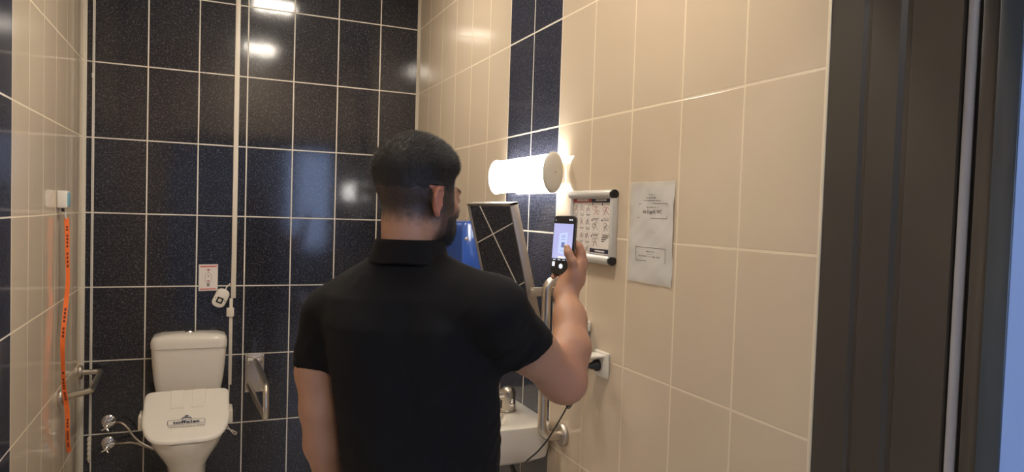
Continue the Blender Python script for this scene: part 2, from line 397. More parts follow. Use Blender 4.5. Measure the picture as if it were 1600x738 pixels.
# ------------------------------------------------------------------ tilting mirror
MY0, MY1, MZT, MZB, MXT, SL = 2.375, 2.845, 1.556, 1.05, .995, .255
t = thing('tilting_mirror', 'tilted rectangular mirror in a brushed metal frame below the tube lamp', 'mirror', (XR, 2.61, 1.24))
ang = math.atan(SL); dn = Vector((math.sin(ang), 0, -math.cos(ang))); nrm = Vector((-math.cos(ang), 0, -math.sin(ang)))
Lm = (MZT-MZB)/math.cos(ang); top = Vector((MXT, 0, MZT))
def mb(bm, s0, s1, y0, y1, d0, d1, bev=0):   # s down the face, d behind the face
    c = top+dn*((s0+s1)/2)-nrm*((d0+d1)/2); R = Matrix((dn, (0, 1, 0), nrm)).transposed().to_3x3()
    vs = box(bm, -(s1-s0)/2, (s1-s0)/2, -(y1-y0)/2, (y1-y0)/2, -(d1-d0)/2, (d1-d0)/2, bev, 2)
    for v in vs: v.co = R @ v.co + c + Vector((0, (y0+y1)/2, 0))
b = B()
mb(b, 0, Lm, MY0, MY0+.010, -.002, .030, .001); mb(b, 0, Lm, MY1-.010, MY1, -.002, .030, .001)
mb(b, 0, .010, MY0, MY1, -.002, .030, .001); mb(b, Lm-.010, Lm, MY0, MY1, -.002, .030, .001)
mb(b, 0, Lm, MY0+.002, MY1-.002, .022, .028)
fr = obj('mirror_frame', b, M['mirror_frame'], t)
b = B(); mb(b, .0105, Lm-.0105, MY0+.0105, MY1-.0105, .002, .010); obj('glass', b, M['mirror'], t, smooth=False)
for y in (MY0-.004, MY1+.004):
    b = B(); p = top+dn*(.335)-nrm*.014
    box(b, p.x-.008, XR, y-.003, y+.003, p.z-.020, p.z+.014, .002); box(b, XR-.006, XR, y-.02, y+.02, p.z-.04, p.z+.034, .002)
    br = obj('bracket', b, M['steel_dull'], t)
    b = B(); cyl(b, (p.x, y-.012, p.z), (p.x, y+.008, p.z), .007, n=20, bev=.002); obj('pivot_screw', b, M['steel'], br)

# ------------------------------------------------------------------ blue dispenser behind the mirror
t = thing('towel_dispenser', 'translucent blue dispenser on the right wall behind the mirror', 'dispenser', (XR, 3.22, 1.2))
b = B(); n = 24; rings = []
for y, s in ((3.10, .94), (3.106, .99), (3.12, 1), (3.34, 1), (3.354, .99), (3.36, .94)):
    ring = []
    for x, z in [(XR, 1.17), (1.080, 1.17), (1.068, 1.185)] + [(1.064, 1.42)] + [(1.064+.045*(1-math.cos(q)), 1.435+.045*math.sin(q)) for q in [k*PI/2/8 for k in range(9)]] + [(XR, 1.48)]:
        ring.append((XR+(x-XR)*s, y, 1.32+(z-1.32)*s))
    rings.append(ring)
loft(b, rings); obj('cover', b, M['blue_plastic'], t)
b = B(); cyl(b, (1.085, 3.096, 1.395), (1.085, 3.104, 1.395), .009, n=20, bev=.002); obj('lock', b, M['steel_dull'], t)
b = B(); box(b, 1.07, XR, 3.115, 3.345, 1.155, 1.17, .003); obj('tray', b, M['blue_grey'], t)

# ------------------------------------------------------------------ washbasin
SZ = .742
def srect(cx, cy, ax, ay, z, e=4.0, n=64):
    out = []
    for i in range(n):
        a = 2*PI*i/n; c, s = math.cos(a), math.sin(a)
        out.append((cx+ax*abs(c)**(2/e)*(1 if c >= 0 else -1), cy+ay*abs(s)**(2/e)*(1 if s >= 0 else -1), z))
    return out
t = thing('washbasin', 'white ceramic washbasin on the right wall below the mirror', 'sink', (XR, 2.61, .62))
b = B(); cxs, cys, axs, ays = .930, 2.615, .257, .295
R = [srect(cxs+.03, cys, axs-.08, ays-.09, .595, 3), srect(cxs+.02, cys, axs-.03, ays-.03, .60, 6), srect(cxs+.006, cys, axs-.010, ays-.008, .618, 8), srect(cxs, cys, axs-.002, ays, .66, 9),
     srect(cxs, cys, axs, ays, .725, 9), srect(cxs, cys, axs-.002, ays-.002, SZ-.004, 9), srect(cxs, cys, axs-.008, ays-.008, SZ, 9), srect(cxs-.03, cys, axs-.065, ays-.05, SZ, 5),
     srect(cxs-.045, cys, axs-.085, ays-.06, SZ-.004, 3.5), srect(cxs-.045, cys, axs-.095, ays-.075, SZ-.03, 3), srect(cxs-.045, cys, axs-.13, ays-.12, SZ-.085, 2.6), srect(cxs-.04, cys, axs-.20, ays-.21, SZ-.115, 2.3), srect(cxs-.04, cys, .02, .02, SZ-.12, 2)]
loft(b, R); obj('basin', b, M['porcelain'], t)
b = B(); lathe(b, (cxs-.04, cys, SZ-.1195), (0, 0, 1), [(0, .021), (.003, .021), (.004, .015), (.0035, .001)], 24); obj('drain', b, M['chrome'], t)
b = B(); cyl(b, (.93, 2.60, .30), (.93, 2.60, .597), .017, n=24); tube(b, bend([(.93, 2.60, .32), (.93, 2.60, .24), (1.02, 2.60, .24), (1.02, 2.60, .36), (XR, 2.60, .36)], .035), .017); obj('waste_pipe', b, M['plastic_white'], t)
for yy, s in ((2.50, 0), (2.47, 1)):
    b = B(); tube(b, catmull([(1.07, 2.52, .6), (1.10, yy, .50), (1.15, yy+.03*s, .42), (XR, yy+.02, .45-.05*s)], 10), .006, 10); obj('supply_hose', b, M['black_plastic'], t)

t = thing('faucet', 'stubby chrome sensor faucet standing on the washbasin', 'faucet', (1.10, 2.53, SZ))
fy = 2.55; fx = 1.085
b = B(); lathe(b, (fx, fy, SZ), (0, 0, 1), [(0, .034), (.004, .035), (.006, .031), (.05, .030), (.070, .031), (.084, .028), (.094, .018), (.097, .001)], 32); obj('body', b, M['steel'], t)
b = B(); tube(b, [(fx-.01, fy, SZ+.068), (fx-.07, fy, SZ+.066), (fx-.115, fy, SZ+.056), (fx-.125, fy, SZ+.044)], [.020, .018, .016, .013], 20); obj('spout', b, M['chrome'], t)
b = B(); box(b, fx-.031, fx-.024, fy-.010, fy+.010, SZ+.012, SZ+.045, .002); obj('sensor_window', b, M['black_plastic'], t)
b = B(); cyl(b, (fx, fy-.024, SZ+.035), (fx, fy-.046, SZ+.035), .009, n=20, bev=.002); cyl(b, (fx, fy-.040, SZ+.035), (fx-.0, fy-.046, SZ+.058), .004, n=12); obj('side_knob', b, M['chrome'], t)

# ------------------------------------------------------------------ upright grab bar by the washbasin
t = thing('grab_bar', 'upright U-shaped steel grab bar on the right wall beside the washbasin', 'grab bar', (XR, 2.27, .72))
GY = 2.262; gx = 1.098
b = B(); tube(b, bend([(XR-.004, GY, .722), (gx, GY, .722), (gx, GY, 1.285), (XR-.004, GY, 1.285)], .075, 12), .0165, 24); obj('bar', b, M['steel'], t)
for z in (.722, 1.285):
    b = B(); lathe(b, (XR, GY, z), (-1, 0, 0), [(0, .040), (.004, .041), (.014, .040), (.018, .036), (.018, .02)], 40); obj('flange', b, M['steel_dull'], t)

# ------------------------------------------------------------------ snap frame with the washing poster
t = thing('poster_frame', 'silver snap frame with an illustrated hygiene poster beside the lamp', 'picture frame', (XR, 2.09, 1.48))
PY0, PY1, PZ0, PZ1 = 2.238, 1.942, 1.366, 1.604
b = B(); box(b, XR-.010, XR, PY1+.004, PY0-.004, PZ0+.006, PZ1-.006); obj('backing', b, M['plastic_white'], t)
for z, nme in ((PZ1-.012, 'top_rail'), (PZ0+.012, 'bottom_rail')):
    b = B(); cyl(b, (XR-.014, PY1+.012, z), (XR-.014, PY0, z), .0145, n=28, bev=.001); rl = obj('rail', b, M['alu'], t); rl['label'] = 'rounded silver rail'
    b = B(); cyl(b, (XR-.014, PY1, z), (XR-.014, PY1+.0125, z), .0150, n=28, bev=.002); obj('end_cap', b, M['black_plastic'], rl)
for y0, y1 in ((PY1, PY1+.020), (PY0-.016, PY0)):
    b = B(); box(b, XR-.022, XR, y0, y1, PZ0+.020, PZ1-.020, .004); obj('side_rail', b, M['alu'], t)
b = B(); pl = Plane((XR-.0105, PY0-.012, PZ0+.022), (0, -1, 0), (0, 0, 1)); PW, PH = PY0-PY1-.030, PZ1-PZ0-.044
mats = [M['poster'], M['red'], M['navy'], M['ink'], M['inkgrey'], M['inkred'], M['palegrey']]
pl.quad(b, 0, PW, 0, PH, .001, .001, 0)
hw = PW*.485
pl.quad(b, 0, hw, PH-.017, PH, .0016, .0004, 1); pl.quad(b, hw, PW, PH-.017, PH, .0016, .0004, 2); pl.quad(b, hw, PW, 0.003, .024, .0016, .0004, 2)
for k in range(9): pl.quad(b, .030+k*.009, .036+k*.009, PH-.012, PH-.005, .0021, .0004, 0)
for k in range(8): pl.quad(b, hw+.03+k*.009, hw+.0365+k*.009, PH-.012, PH-.006, .0021, .0004, 0)
for k in range(8): pl.quad(b, hw+.035+k*.008, hw+.041+k*.008, .014, .019, .0021, .0004, 0)
for k in range(18): pl.quad(b, hw+.006+k*.0073, hw+.0115+k*.0073, .006, .010, .0021, .0004, 0)
def pict(x, y, w, h, a, bb, seed):
    """little line drawing of washing hands with caption lines"""
    rr = random.Random(seed); pl.line(b, [(x, y), (x+w, y), (x+w, y+h), (x, y+h)], .0007, .0016, 6, True)
    for j in range(3):
        cx, cy = x+w*rr.uniform(.25, .75), y+h*rr.uniform(.3, .75)
        pl.line(b, [(cx+w*.22*math.cos(q*PI/5+rr.random()*.3), cy+h*.2*math.sin(q*PI/5)) for q in range(8)], .0012, .0017, a)
    pl.line(b, [(x+w*.15, y+h*.15), (x+w*.45, y+h*.5), (x+w*.55, y+h*.85)], .0018, .0018, bb)
    pl.line(b, [(x+w*.85, y+h*.2), (x+w*.6, y+h*.45)], .0018, .0018, bb)
    for j in range(2):
        pl.line(b, [(x+w*(.05+.1*j), y-.005-.0045*j), (x+w*(.95-.1*j), y-.005-.0045*j)], .0018, .0016, 3 if a == 3 else 4)
for r_ in range(4):
    for c_ in range(3):
        pict(.006+c_*.043, PH-.052-r_*.046, .034, .030, 4, 5 if r_ % 2 == 0 or c_ == 1 else 3, r_*7+c_)
for r_ in range(3):
    for c_ in range(2):
        if r_ == 2 and c_ == 1:
            for j in range(3): pl.line(b, [(hw+.075, .062-.006*j), (hw+.115-.01*j, .062-.006*j)], .0025, .0016, 3)
            continue
        x_, y_ = hw+.010+c_*.066, PH-.065-r_*.053
        pict(x_, y_, .048, .040, 3 if r_ else 5, 5 if r_ != 1 else 4, 40+r_*5+c_)
        pl.disc(b, x_-.001, y_+.042, .0035, h=.0019, mi=2)
obj('poster', b, mats, t, smooth=False)

# ------------------------------------------------------------------ paper notice in a plastic sleeve
t = thing('paper_notice', 'white printed notice in a clear plastic sleeve taped to the beige tiles', 'notice', (XR, 1.755, 1.48))
NY0, NY1, NZ0, NZ1 = 1.868, 1.640, 1.330, 1.623
b = B(); nx, nz = 16, 20; g = [[None]*(nx+1) for _ in range(nz+1)]
def wob(y, z): return .0022+.0016*math.sin(y*41+z*23)+.0012*math.sin(z*57-y*30)+.0006*math.sin(z*140+y*90)
def sheet(bm, y0, y1, z0, z1, off, th):
    lay = []
    for s in (0, 1):
        lay.append([[bm.verts.new((XR-wob(y0+(y1-y0)*i/nx, z0+(z1-z0)*k/nz)-off-th*s-(.004*abs(1-2*i/nx)**8*0), y0+(y1-y0)*i/nx, z0+(z1-z0)*k/nz)) for i in range(nx+1)] for k in range(nz+1)])
    for s in (0, 1):
        for k in range(nz):
            for i in range(nx): bm.faces.new((lay[s][k][i], lay[s][k][i+1], lay[s][k+1][i+1], lay[s][k+1][i]))
    def edge(a, c):
        for p, q, r1, r2 in zip(a, a[1:], c, c[1:]): bm.faces.new((p, q, r2, r1))
    edge(lay[0][0], lay[1][0]); edge(lay[0][-1], lay[1][-1]); edge([r[0] for r in lay[0]], [r[0] for r in lay[1]]); edge([r[-1] for r in lay[0]], [r[-1] for r in lay[1]])
sheet(b, NY0-.014, NY1+.004, NZ0+.006, NZ1-.006, .0006, .0004); pap = obj('paper', b, M['paper'], t)
b = B(); sheet(b, NY0, NY1, NZ0-.004, NZ1+.004, .0016, .0003); slv = obj('plastic_sleeve', b, M['sleeve_film'], t)
for k in range(11):
    b = B(); z = NZ0+.012+k*.0268; x = XR-wob(NY0-.006, z)-.0022; box(b, x-.0002, x, NY0-.0085, NY0-.0060, z-.003, z+.003); obj('punch_hole', b, M['inkgrey'], slv)
pn = Plane((XR, NY0, NZ0), (0, -1, 0), (0, 0, 1)); NW, NH = NY0-NY1, NZ1-NZ0
def bend_print(bm):
    for v in bm.verts: v.co.x = XR-wob(v.co.y, v.co.z)-.0024
    return bm
b = B()
def words(bm, x0, x1, y, h, seed):
    rr = random.Random(seed); x = x0
    while x < x1:
        w = rr.uniform(.004, .013); w = min(w, x1-x)
        n_ = max(1, int(w/.0026))
        for j in range(n_): pn.line(bm, [(x+j*.0026, y), (x+j*.0026+.0018, y)], h*rr.uniform(.8, 1.2), .0024)
        x += w+.0026
words(b, .103, .135, .258, .0026, 1); words(b, .088, .140, .249, .0026, 2); words(b, .075, .160, .241, .0026, 3)
words(b, .095, .150, .221, .0024, 5)
words(b, .098, .140, .090, .0032, 6); words(b, .105, .132, .083, .0030, 7); words(b, .062, .170, .076, .0034, 8)
for y0, y1, x0, x1 in ((.189, .232, .05, .195), (.062, .102, .045, .195)): pn.line(b, [(x0, y0), (x1, y0), (x1, y1), (x0, y1)], .0013, .0024, closed=True)
bend_print(b); obj('printed_lines', b, M['ink'], pap, smooth=False)
b = text_mesh('Int Engelli WC', .0155, pn, .122, .208, .0026, bold=.0001); bend_print(b); obj('printed_words', b, M['ink'], pap, smooth=False)

# ------------------------------------------------------------------ socket, plug and lead
t = thing('wall_socket', 'white splashproof wall socket with its lid open below the poster frame', 'socket', (XR, 2.0, 1.04))
sy, sz = 2.000, 1.036
b = B(); box(b, XR-.012, XR, sy-.042, sy+.042, sz-.042, sz+.042, .004, 3); obj('plate', b, M['plastic_white'], t)
b = B(); box(b, XR-.018, XR-.010, sy-.030, sy+.030, sz-.033, sz+.030, .003); obj('insert', b, M['plastic_white'], t)
b = B(); lathe(b, (XR-.0185, sy, sz-.003), (-1, 0, 0), [(0, .022), (.0006, .022), (.0006, .021)], 28); obj('socket_ring', b, M['palegrey'], t)
b = B(); box(b, XR-.078, XR-.012, sy-.032, sy+.032, sz+.026, sz+.034, .003, 3); obj('lid', b, M['plastic_white'], t)
t = thing('power_plug', 'black mains plug pushed into the open white socket', 'plug', (XR-.019, sy, sz-.003))
b = B(); lathe(b, (XR-.0192, sy, sz-.003), (-1, 0, -.05), [(0, .0185), (.012, .0185), (.018, .014), (.030, .010), (.036, .006), (.046, .0052), (.048, .003)], 28); pb = obj('plug_body', b, M['black_plastic'], t)
b = B(); P_ = catmull([(XR-.064, sy, sz-.006), (1.085, 1.965, 1.02), (1.05, 1.93, .985), (1.05, 1.95, .93), (1.075, 2.02, .892), (1.094, 2.055, .893), (1.10, 2.075, .884), (1.100, 2.11, .842), (1.1, 2.17, .775), (1.075, 2.175, .735), (1.055, 2.205, .690), (1.03, 2.23, .655), (1.04, 2.29, .615), (1.09, 2.42, .585), (1.12, 2.52, .56), (1.15, 2.60, .50)], 10)
tube(b, P_, .0028, 10)
tube(b, [(1.100+.0, 2.072+.012*math.cos(a), .886+.010*math.sin(a)) for a in [k*2*PI/20 for k in range(21)]], .0026, 8)
obj('lead', b, M['black_plastic'], t)
t = thing('soap_dispenser', 'white and blue-grey soap dispenser on the beige wall behind the raised elbow', 'dispenser', (XR, 2.13, 1.0))
b = B(); box(b, XR-.085, XR, 2.085, 2.165, 1.125, 1.165, .008, 3); obj('cap', b, M['plastic_white'], t)
b = B(); box(b, XR-.075, XR, 2.090, 2.160, 1.00, 1.126, .006, 3); obj('container', b, M['blue_grey'], t)
b = B(); box(b, XR-.080, XR-.02, 2.095, 2.155, .985, 1.002, .004); obj('push_button', b, M['plastic_white'], t)

# ------------------------------------------------------------------ toilet
TX = -.088
t = thing('toilet', 'white close-coupled toilet against the dark tiled back wall', 'toilet', (TX, 4.05, FL))
def rrect(cx, cy, ax, ay, z, rad, n=10):
    out = []
    for sx, sy_, a0 in ((1, 1, 0), (-1, 1, PI/2), (-1, -1, PI), (1, -1, 3*PI/2)):
        for k in range(n+1):
            a = a0+PI/2*k/n; out.append((cx+sx*(ax-rad)+rad*math.cos(a), cy+sy_*(ay-rad)+rad*math.sin(a), z))
    return out
b = B(); yc = 4.295
R = [rrect(TX, yc, .125, .078, .34, .04), rrect(TX, yc, .140, .082, .40, .04), rrect(TX, yc, .158, .086, .48, .04), rrect(TX, yc, .172, .088, .56, .04), rrect(TX, yc, .180, .090, .64, .04), rrect(TX, yc, .184, .092, .70, .04), rrect(TX, yc, .185, .092, .735, .04)]
loft(b, R); obj('cistern', b, M['porcelain'], t)
b = B(); R = [rrect(TX, yc-.002, .180, .090, .731, .04), rrect(TX, yc-.002, .188, .096, .735, .042), rrect(TX, yc-.002, .189, .097, .765, .042), rrect(TX, yc-.002, .184, .094, .785, .045), rrect(TX, yc-.002, .175, .088, .795, .045), rrect(TX, yc, .14, .07, .806, .04), rrect(TX, yc, .06, .03, .811, .025)]
loft(b, R); ld = obj('cistern_lid', b, M['porcelain'], t)
b = B(); lathe(b, (TX, yc-.01, .808), (0, 0, 1), [(0, .026), (.004, .026), (.007, .024), (.006, .018), (.010, .015), (.011, .001)], 32); obj('flush_button', b, M['chrome'], ld)
def oval(cy, ax, front, back, z, n=64, e=2.2, tilt=0):
    out = []
    for i in range(n):
        a = 2*PI*i/n; c, s = math.cos(a), math.sin(a)
        ey = 2.3 if s < 0 else 4.0
        x = ax*abs(c)**(2/e)*(1 if c >= 0 else -1)
        y = (front if s < 0 else back)*abs(s)**(2/ey)*(1 if s >= 0 else -1)
        out.append((TX+x, cy+y, z+tilt*(cy+y-3.70)))
    return out
b = B(); R = [oval(4.08, .110, .21, .26, FL), oval(4.08, .110, .21, .26, FL+.02), oval(4.08, .100, .195, .26, FL+.06), oval(4.07, .088, .17, .26, .08), oval(4.05, .095, .18, .27, .18), oval(4.03, .125, .23, .28, .24), oval(4.01, .158, .275, .28, .30), oval(4.0, .172, .295, .27, .34), oval(4.0, .176, .30, .26, .362), oval(4.0, .170, .292, .25, .368),
     oval(3.95, .125, .215, .12, .366), oval(3.95, .11, .19, .10, .30), oval(3.96, .05, .08, .05, .20)]
loft(b, R); obj('bowl', b, M['porcelain'], t)
# hygienic wedge-shaped seat cover: high at the hinge, low in front
def cov(ax, front, back, z, s):     # outline of the lid, straight back edge, bulged front
    pts = []; n = 72
    for i in range(n):
        a = 2*PI*i/n; c, sn = math.cos(a), math.sin(a)
        if sn >= 0: x = ax*abs(c)**(2/14)*(1 if c >= 0 else -1); y = back*abs(sn)**(2/14)
        else: x = ax*abs(c)**(2/4.6)*(1 if c >= 0 else -1); y = -front*abs(sn)**(2/2.0)
        yy = 3.89+y*s; pts.append((TX+x*s, yy, z+(yy-3.70)*.385))
    return pts
b = B(); R = [cov(.19, .185, .195, .366, .93), cov(.195, .190, .195, .368, .985), cov(.197, .192, .197, .375, 1), cov(.197, .192, .197, .384, 1), cov(.195, .190, .195, .390, .985), cov(.19, .185, .19, .392, .955)]
loft(b, R, cap1=False)
vr = [bm_v for bm_v in b.verts][-72:]
b.faces.new(vr)
lidc = obj('seat_cover', b, M['plastic_white'], t)
b = B(); R = [rrect(TX, 3.975, .175, .125, .362, .03), rrect(TX, 3.985, .180, .118, .40, .03), rrect(TX, 4.02, .180, .085, .44, .03), rrect(TX, 4.05, .180, .055, .475, .025), rrect(TX, 4.075, .178, .032, .502, .015)]
loft(b, R); obj('cover_base', b, M['plastic_white'], lidc)
for s in (-1, 1):
    b = B(); box(b, TX+s*.203-.016, TX+s*.203+.012, 3.93, 4.06, .385, .455, .008); obj('side_grip', b, M['plastic_ivory'], lidc)
sl = math.atan(.385); pc = Plane((TX, 3.70, .3925), (1, 0, 0), (0, math.cos(sl), math.sin(sl)))
b = B()
for x0 in (-.078, .022):   # two raised straps of the hinge cover
    b = B()
    lo = [pc.p(x0+.004, .245, -.001), pc.p(x0+.066, .245, -.001), pc.p(x0+.060, .405, -.001), pc.p(x0-.004, .405, -.001)]
    if x0 > 0: lo = [pc.p(x0-.002, .245, -.001), pc.p(x0+.056, .245, -.001), pc.p(x0+.066, .405, -.001), pc.p(x0+.002, .405, -.001)]
    ce = sum(lo, Vector())/4; hi = [ce+(q-ce)*.94+pc.n*.007 for q in lo]; loft(b, [lo, hi]); obj('hinge_strap', b, M['plastic_white'], lidc)
b = text_mesh('toffelet', .029, pc, 0, .133, .0022, sx=1.42, bold=.0007)
for pts in ([(-.080, .152), (-.083, .145), (-.083, .122), (-.078, .116), (.078, .116), (.083, .122), (.083, .145), (.080, .152)],): pc.line(b, pts, .0022, .0022, closed=True)
pc.poly(b, [(-.026, .158), (-.020, .158), (-.013, .166), (.013, .166), (.020, .158), (.026, .158), (.016, .172), (-.016, .172)], .0022)
pc.disc(b, 0, .181, .010, .0045, .0022)
obj('logo', b, M['logo_blue'], lidc, smooth=False)
rr = random.Random(3)
for y, x0, x1 in ((.103, -.08, .082), (.095, -.07, .075)):
    x = x0; b = B()
    while x < x1:
        w = rr.uniform(.005, .014); pc.line(b, [(x, y), (x+w, y)], .0032, .0022); x += w+.004
    obj('printed_line', b, M['inkgrey'], lidc, smooth=False)

# ------------------------------------------------------------------ angle valves with braided hoses
def valve(z, label, pts):
    t = thing('stop_valve', label, 'valve', (-.482, D, z), 'stop valves left of the toilet')
    x = -.482
    b = B(); lathe(b, (x, D, z), (0, -1, 0), [(0, .034), (.003, .035), (.007, .032), (.010, .022), (.011, .012)], 32); obj('escutcheon', b, M['chrome'], t)
    b = B(); cyl(b, (x, D-.008, z), (x, D-.055, z), .011, n=20, bev=.002); cyl(b, (x, D-.035, z), (x+.034, D-.038, z+.002), .008, n=16, bev=.001); obj('valve_body', b, M['chrome'], t)
    b = B(); zc = z-.022; 
    for k in range(4):
        a = PI/2*k+.5; tube(b, [(x-.006, D-.052, zc), (x-.006+.024*math.cos(a), D-.064, zc+.018*math.sin(a))], [.0065, .0052], 12)
    cyl(b, (x, D-.040, z-.004), (x-.006, D-.060, zc), .010, n=18, bev=.002); obj('handle', b, M['chrome'], t)
    b = B(); tube(b, catmull(pts, 10), .0062, 12); obj('braided_hose', b, M['steel_dull'], t)
valve(.318, 'upper of the two chrome stop valves left of the toilet', [(-.45, 4.362, .320), (-.415, 4.34, .318), (-.385, 4.33, .29), (-.355, 4.32, .245), (-.31, 4.30, .205), (-.24, 4.28, .175), (-.17, 4.27, .17)])
valve(.200, 'lower of the two chrome stop valves left of the toilet', [(-.45, 4.362, .202), (-.41, 4.34, .208), (-.36, 4.33, .208), (-.31, 4.32, .190), (-.24, 4.31, .160), (-.17, 4.29, .15)])

# ------------------------------------------------------------------ conduit, junction box, hanging wire, card, sensor
t = thing('cable_trunking', 'narrow white cable trunking running down the back wall beside the toilet', 'cable trunking', (.13, D, 1.7))
b = B(); box(b, .120, .146, D-.014, D, .98, H-.002, .002); obj('upper_channel', b, M['plastic_ivory'], t)
b = B(); box(b, .113, .131, D-.012, D, .478, .98, .002); obj('lower_channel', b, M['plastic_ivory'], t)
b = B(); box(b, .098, .138, D-.022, D, .875, .925, .004); obj('junction_box', b, M['plastic_ivory'], t)
b = B(); tube(b, catmull([(.118, 4.392, .482), (.117, 4.385, .40), (.118, 4.37, .33), (.108, 4.33, .275), (.125, 4.30, .242), (.150, 4.27, .222), (.156, 4.25, .238), (.120, 4.22, .268), (.085, 4.19, .29)], 10), .0032, 10)
obj('wire', b, M['plastic_ivory'], t)
t = thing('sensor_switch', 'oval white sensor switch tilted on the back wall above the toilet', 'sensor', (.070, D, .985))
c = Vector((.066, D, .982)); ang = -.42
def rot2(x, z): return (c.x+x*math.cos(ang)-z*math.sin(ang), c.z+x*math.sin(ang)+z*math.cos(ang))
def stad(w, h, rad, y, n=10, dz=0):
    return [(*(lambda q: (q[0], y, q[1]))(rot2(px, pz)),) for px, _, pz in [(p[0], 0, p[1]+dz) for p in rrect(0, 0, w, h, 0, rad, n)]]
b = B(); loft(b, [stad(.036, .054, .030, D-.0004), stad(.037, .055, .031, D-.016), stad(.034, .052, .029, D-.022), stad(.026, .044, .022, D-.025)]); obj('housing', b, M['plastic_white'], t)
b = B(); loft(b, [stad(.0175, .017, .004, D-.0245, dz=-.012), stad(.0175, .017, .004, D-.0275, dz=-.012)]); wn2 = obj('sensor_window', b, M['black_plastic'], t)
b = B(); loft(b, [stad(.009, .009, .004, D-.0272, dz=-.012), stad(.008, .008, .004, D-.0295, dz=-.012)]); obj('lens', b, M['plastic_ivory'], wn2)
for s in (-1, 1):
    b = B(); x_, z_ = rot2(s*.026, -.006); cyl(b, (x_, D-.0225, z_), (x_, D-.0255, z_), .003, n=12); obj('indicator', b, M['ink'], t)
b = B(); x_, z_ = rot2(.004, .052); tube(b, [(x_, D-.010, z_), (.098, D-.006, 1.046), (.1165, D-.004, 1.064)], .0036, 10); obj('cable', b, M['plastic_ivory'], t)
t = thing('instruction_card', 'small red-bordered instruction card stuck on the back wall above the toilet', 'sign', (0, D, 1.1))
cpl = Plane((-.050, D-.0008, 1.022), (1, 0, .02), (0, 0, 1)); b = B(); cw, chh = .100, .152
# (seen from the room the print runs left to right along +X)
cpl.n = Vector((0, -1, 0))
cpl.quad(b, 0, cw, 0, chh, .0012, .001, 0); mt = [M['poster'], M['pink'], M['inkgrey'], M['inkred'], M['palegrey']]
cpl.line(b, [(.002, .002), (cw-.002, .002), (cw-.002, chh-.002), (.002, chh-.002)], .003, .0016, 4, True)
cpl.quad(b, .007, cw-.007, chh-.017, chh-.009, .0018, .0004, 1); cpl.quad(b, .007, cw-.007, .008, .014, .0018, .0004, 1)
cpl.disc(b, .05, .120, .0055, h=.0018, mi=3); cpl.line(b, [(.034, .122), (.045, .121)], .002, .0018, 2); cpl.line(b, [(.055, .121), (.066, .122)], .002, .0018, 2)
cpl.line(b, [(.044, .115), (.05, .104), (.056, .115)], .0014, .0018, 2)
st = [(.05+.0165*math.cos(q)*(abs(math.cos(q))**-.3 if abs(math.cos(q)) > .01 else 1), .073+.029*math.sin(q)) for q in [k*2*PI/28 for k in range(28)]]
cpl.line(b, st, .0018, .0018, 2, True); cpl.poly(b, [(.050, .092), (.045, .081), (.055, .081)], .0018, 2); cpl.disc(b, .05, .056, .007, .004, .0018, 3)
cpl.poly(b, [(.042, .044), (.058, .044), (.057, .026), (.043, .026)], .0019, 2)
obj('card', b, mt, t, smooth=False)

# ------------------------------------------------------------------ folding support rail right of the toilet
t = thing('folding_grab_rail', 'hinged steel grab rail on a plate right of the toilet', 'grab bar', (.254, D, .42))
b = B(); box(b, .202, .306, D-.008, D, .425, .652, .003); pt = obj('wall_plate', b, M['steel_dull'], t)
b = B()
for x in (.216, .292): box(b, x-.004, x+.004, D-.06, D-.006, .600, .645, .004)
cyl(b, (.208, D-.035, .624), (.300, D-.035, .624), .012, n=20, bev=.003); obj('hinge', b, M['chrome'], t)
b = B(); tube(b, bend([(.256, D-.040, .622), (.268, 4.0, .622), (.272, 3.74, .615), (.272, 3.70, .448), (.262, 3.90, .450), (.226, D-.006, .468)], .055, 10), .0145, 24); obj('rail', b, M['steel'], t)
for x in (.212, .296):
    b = B(); cyl(b, (x, D-.008, .437), (x, D-.014, .437), .005, n=14, bev=.001); obj('bolt', b, M['chrome'], pt)
# grab rail on the left wall
t = thing('wall_grab_rail', 'short angular steel grab rail on the left wall by the orange cord', 'grab bar', (XL, 4.08, .61))
b = B(); tube(b, bend([(XL+.004, 3.800, .608), (-.505, 3.90, .608), (-.512, 4.34, .606), (XL+.004, 4.345, .606)], .025, 8), .0148, 24); obj('rail', b, M['steel'], t)
for y in (3.800, 4.345):
    b = B(); lathe(b, (XL, y, .607), (1, 0, 0), [(0, .036), (.004, .038), (.012, .037), (.016, .033), (.016, .02)], 40); obj('flange', b, M['steel_dull'], t)

# ------------------------------------------------------------------ alarm with orange lanyard, white pull cord
t = thing('alarm_unit', 'small white alarm box with a light blue edge on the left wall', 'alarm', (XL, 3.74, 1.48))
b = B(); box(b, XL, XL+.040, 3.700, 3.775, 1.478, 1.556, .006, 3); obj('housing', b, M['plastic_white'], t)
b = B(); box(b, XL+.038, XL+.0445, 3.708, 3.767, 1.486, 1.548, .002); obj('button', b, M['light_blue'], t)
b = B(); cyl(b, (XL+.020, 3.735, 1.462), (XL+.020, 3.735, 1.480), .006, n=14); obj('cord_outlet', b, M['rubber_black'], t)
t = thing('orange_lanyard', 'orange printed ribbon hanging from the small white alarm box', 'lanyard', (-.586, 3.75, 1.45))
b = B(); cyl(b, (-.590, 3.74, 1.462), (-.587, 3.755, 1.430), .004, n=12); obj('cord_tip', b, M['plastic_white'], t)
LP = catmull([(-.5857, 3.760, 1.435), (-.583, 3.763, 1.36), (-.583, 3.769, 1.262), (-.581, 3.775, 1.15), (-.5857, 3.772, 1.06), (-.589, 3.742, .96), (-.589, 3.712, .865), (-.5857, 3.704, .78), (-.582, 3.705, .69), (-.579, 3.730, .62), (-.575, 3.752, .55), (-.577, 3.772, .46), (-.583, 3.83, .38), (-.586, 3.885, .325)], 6)
wd = []
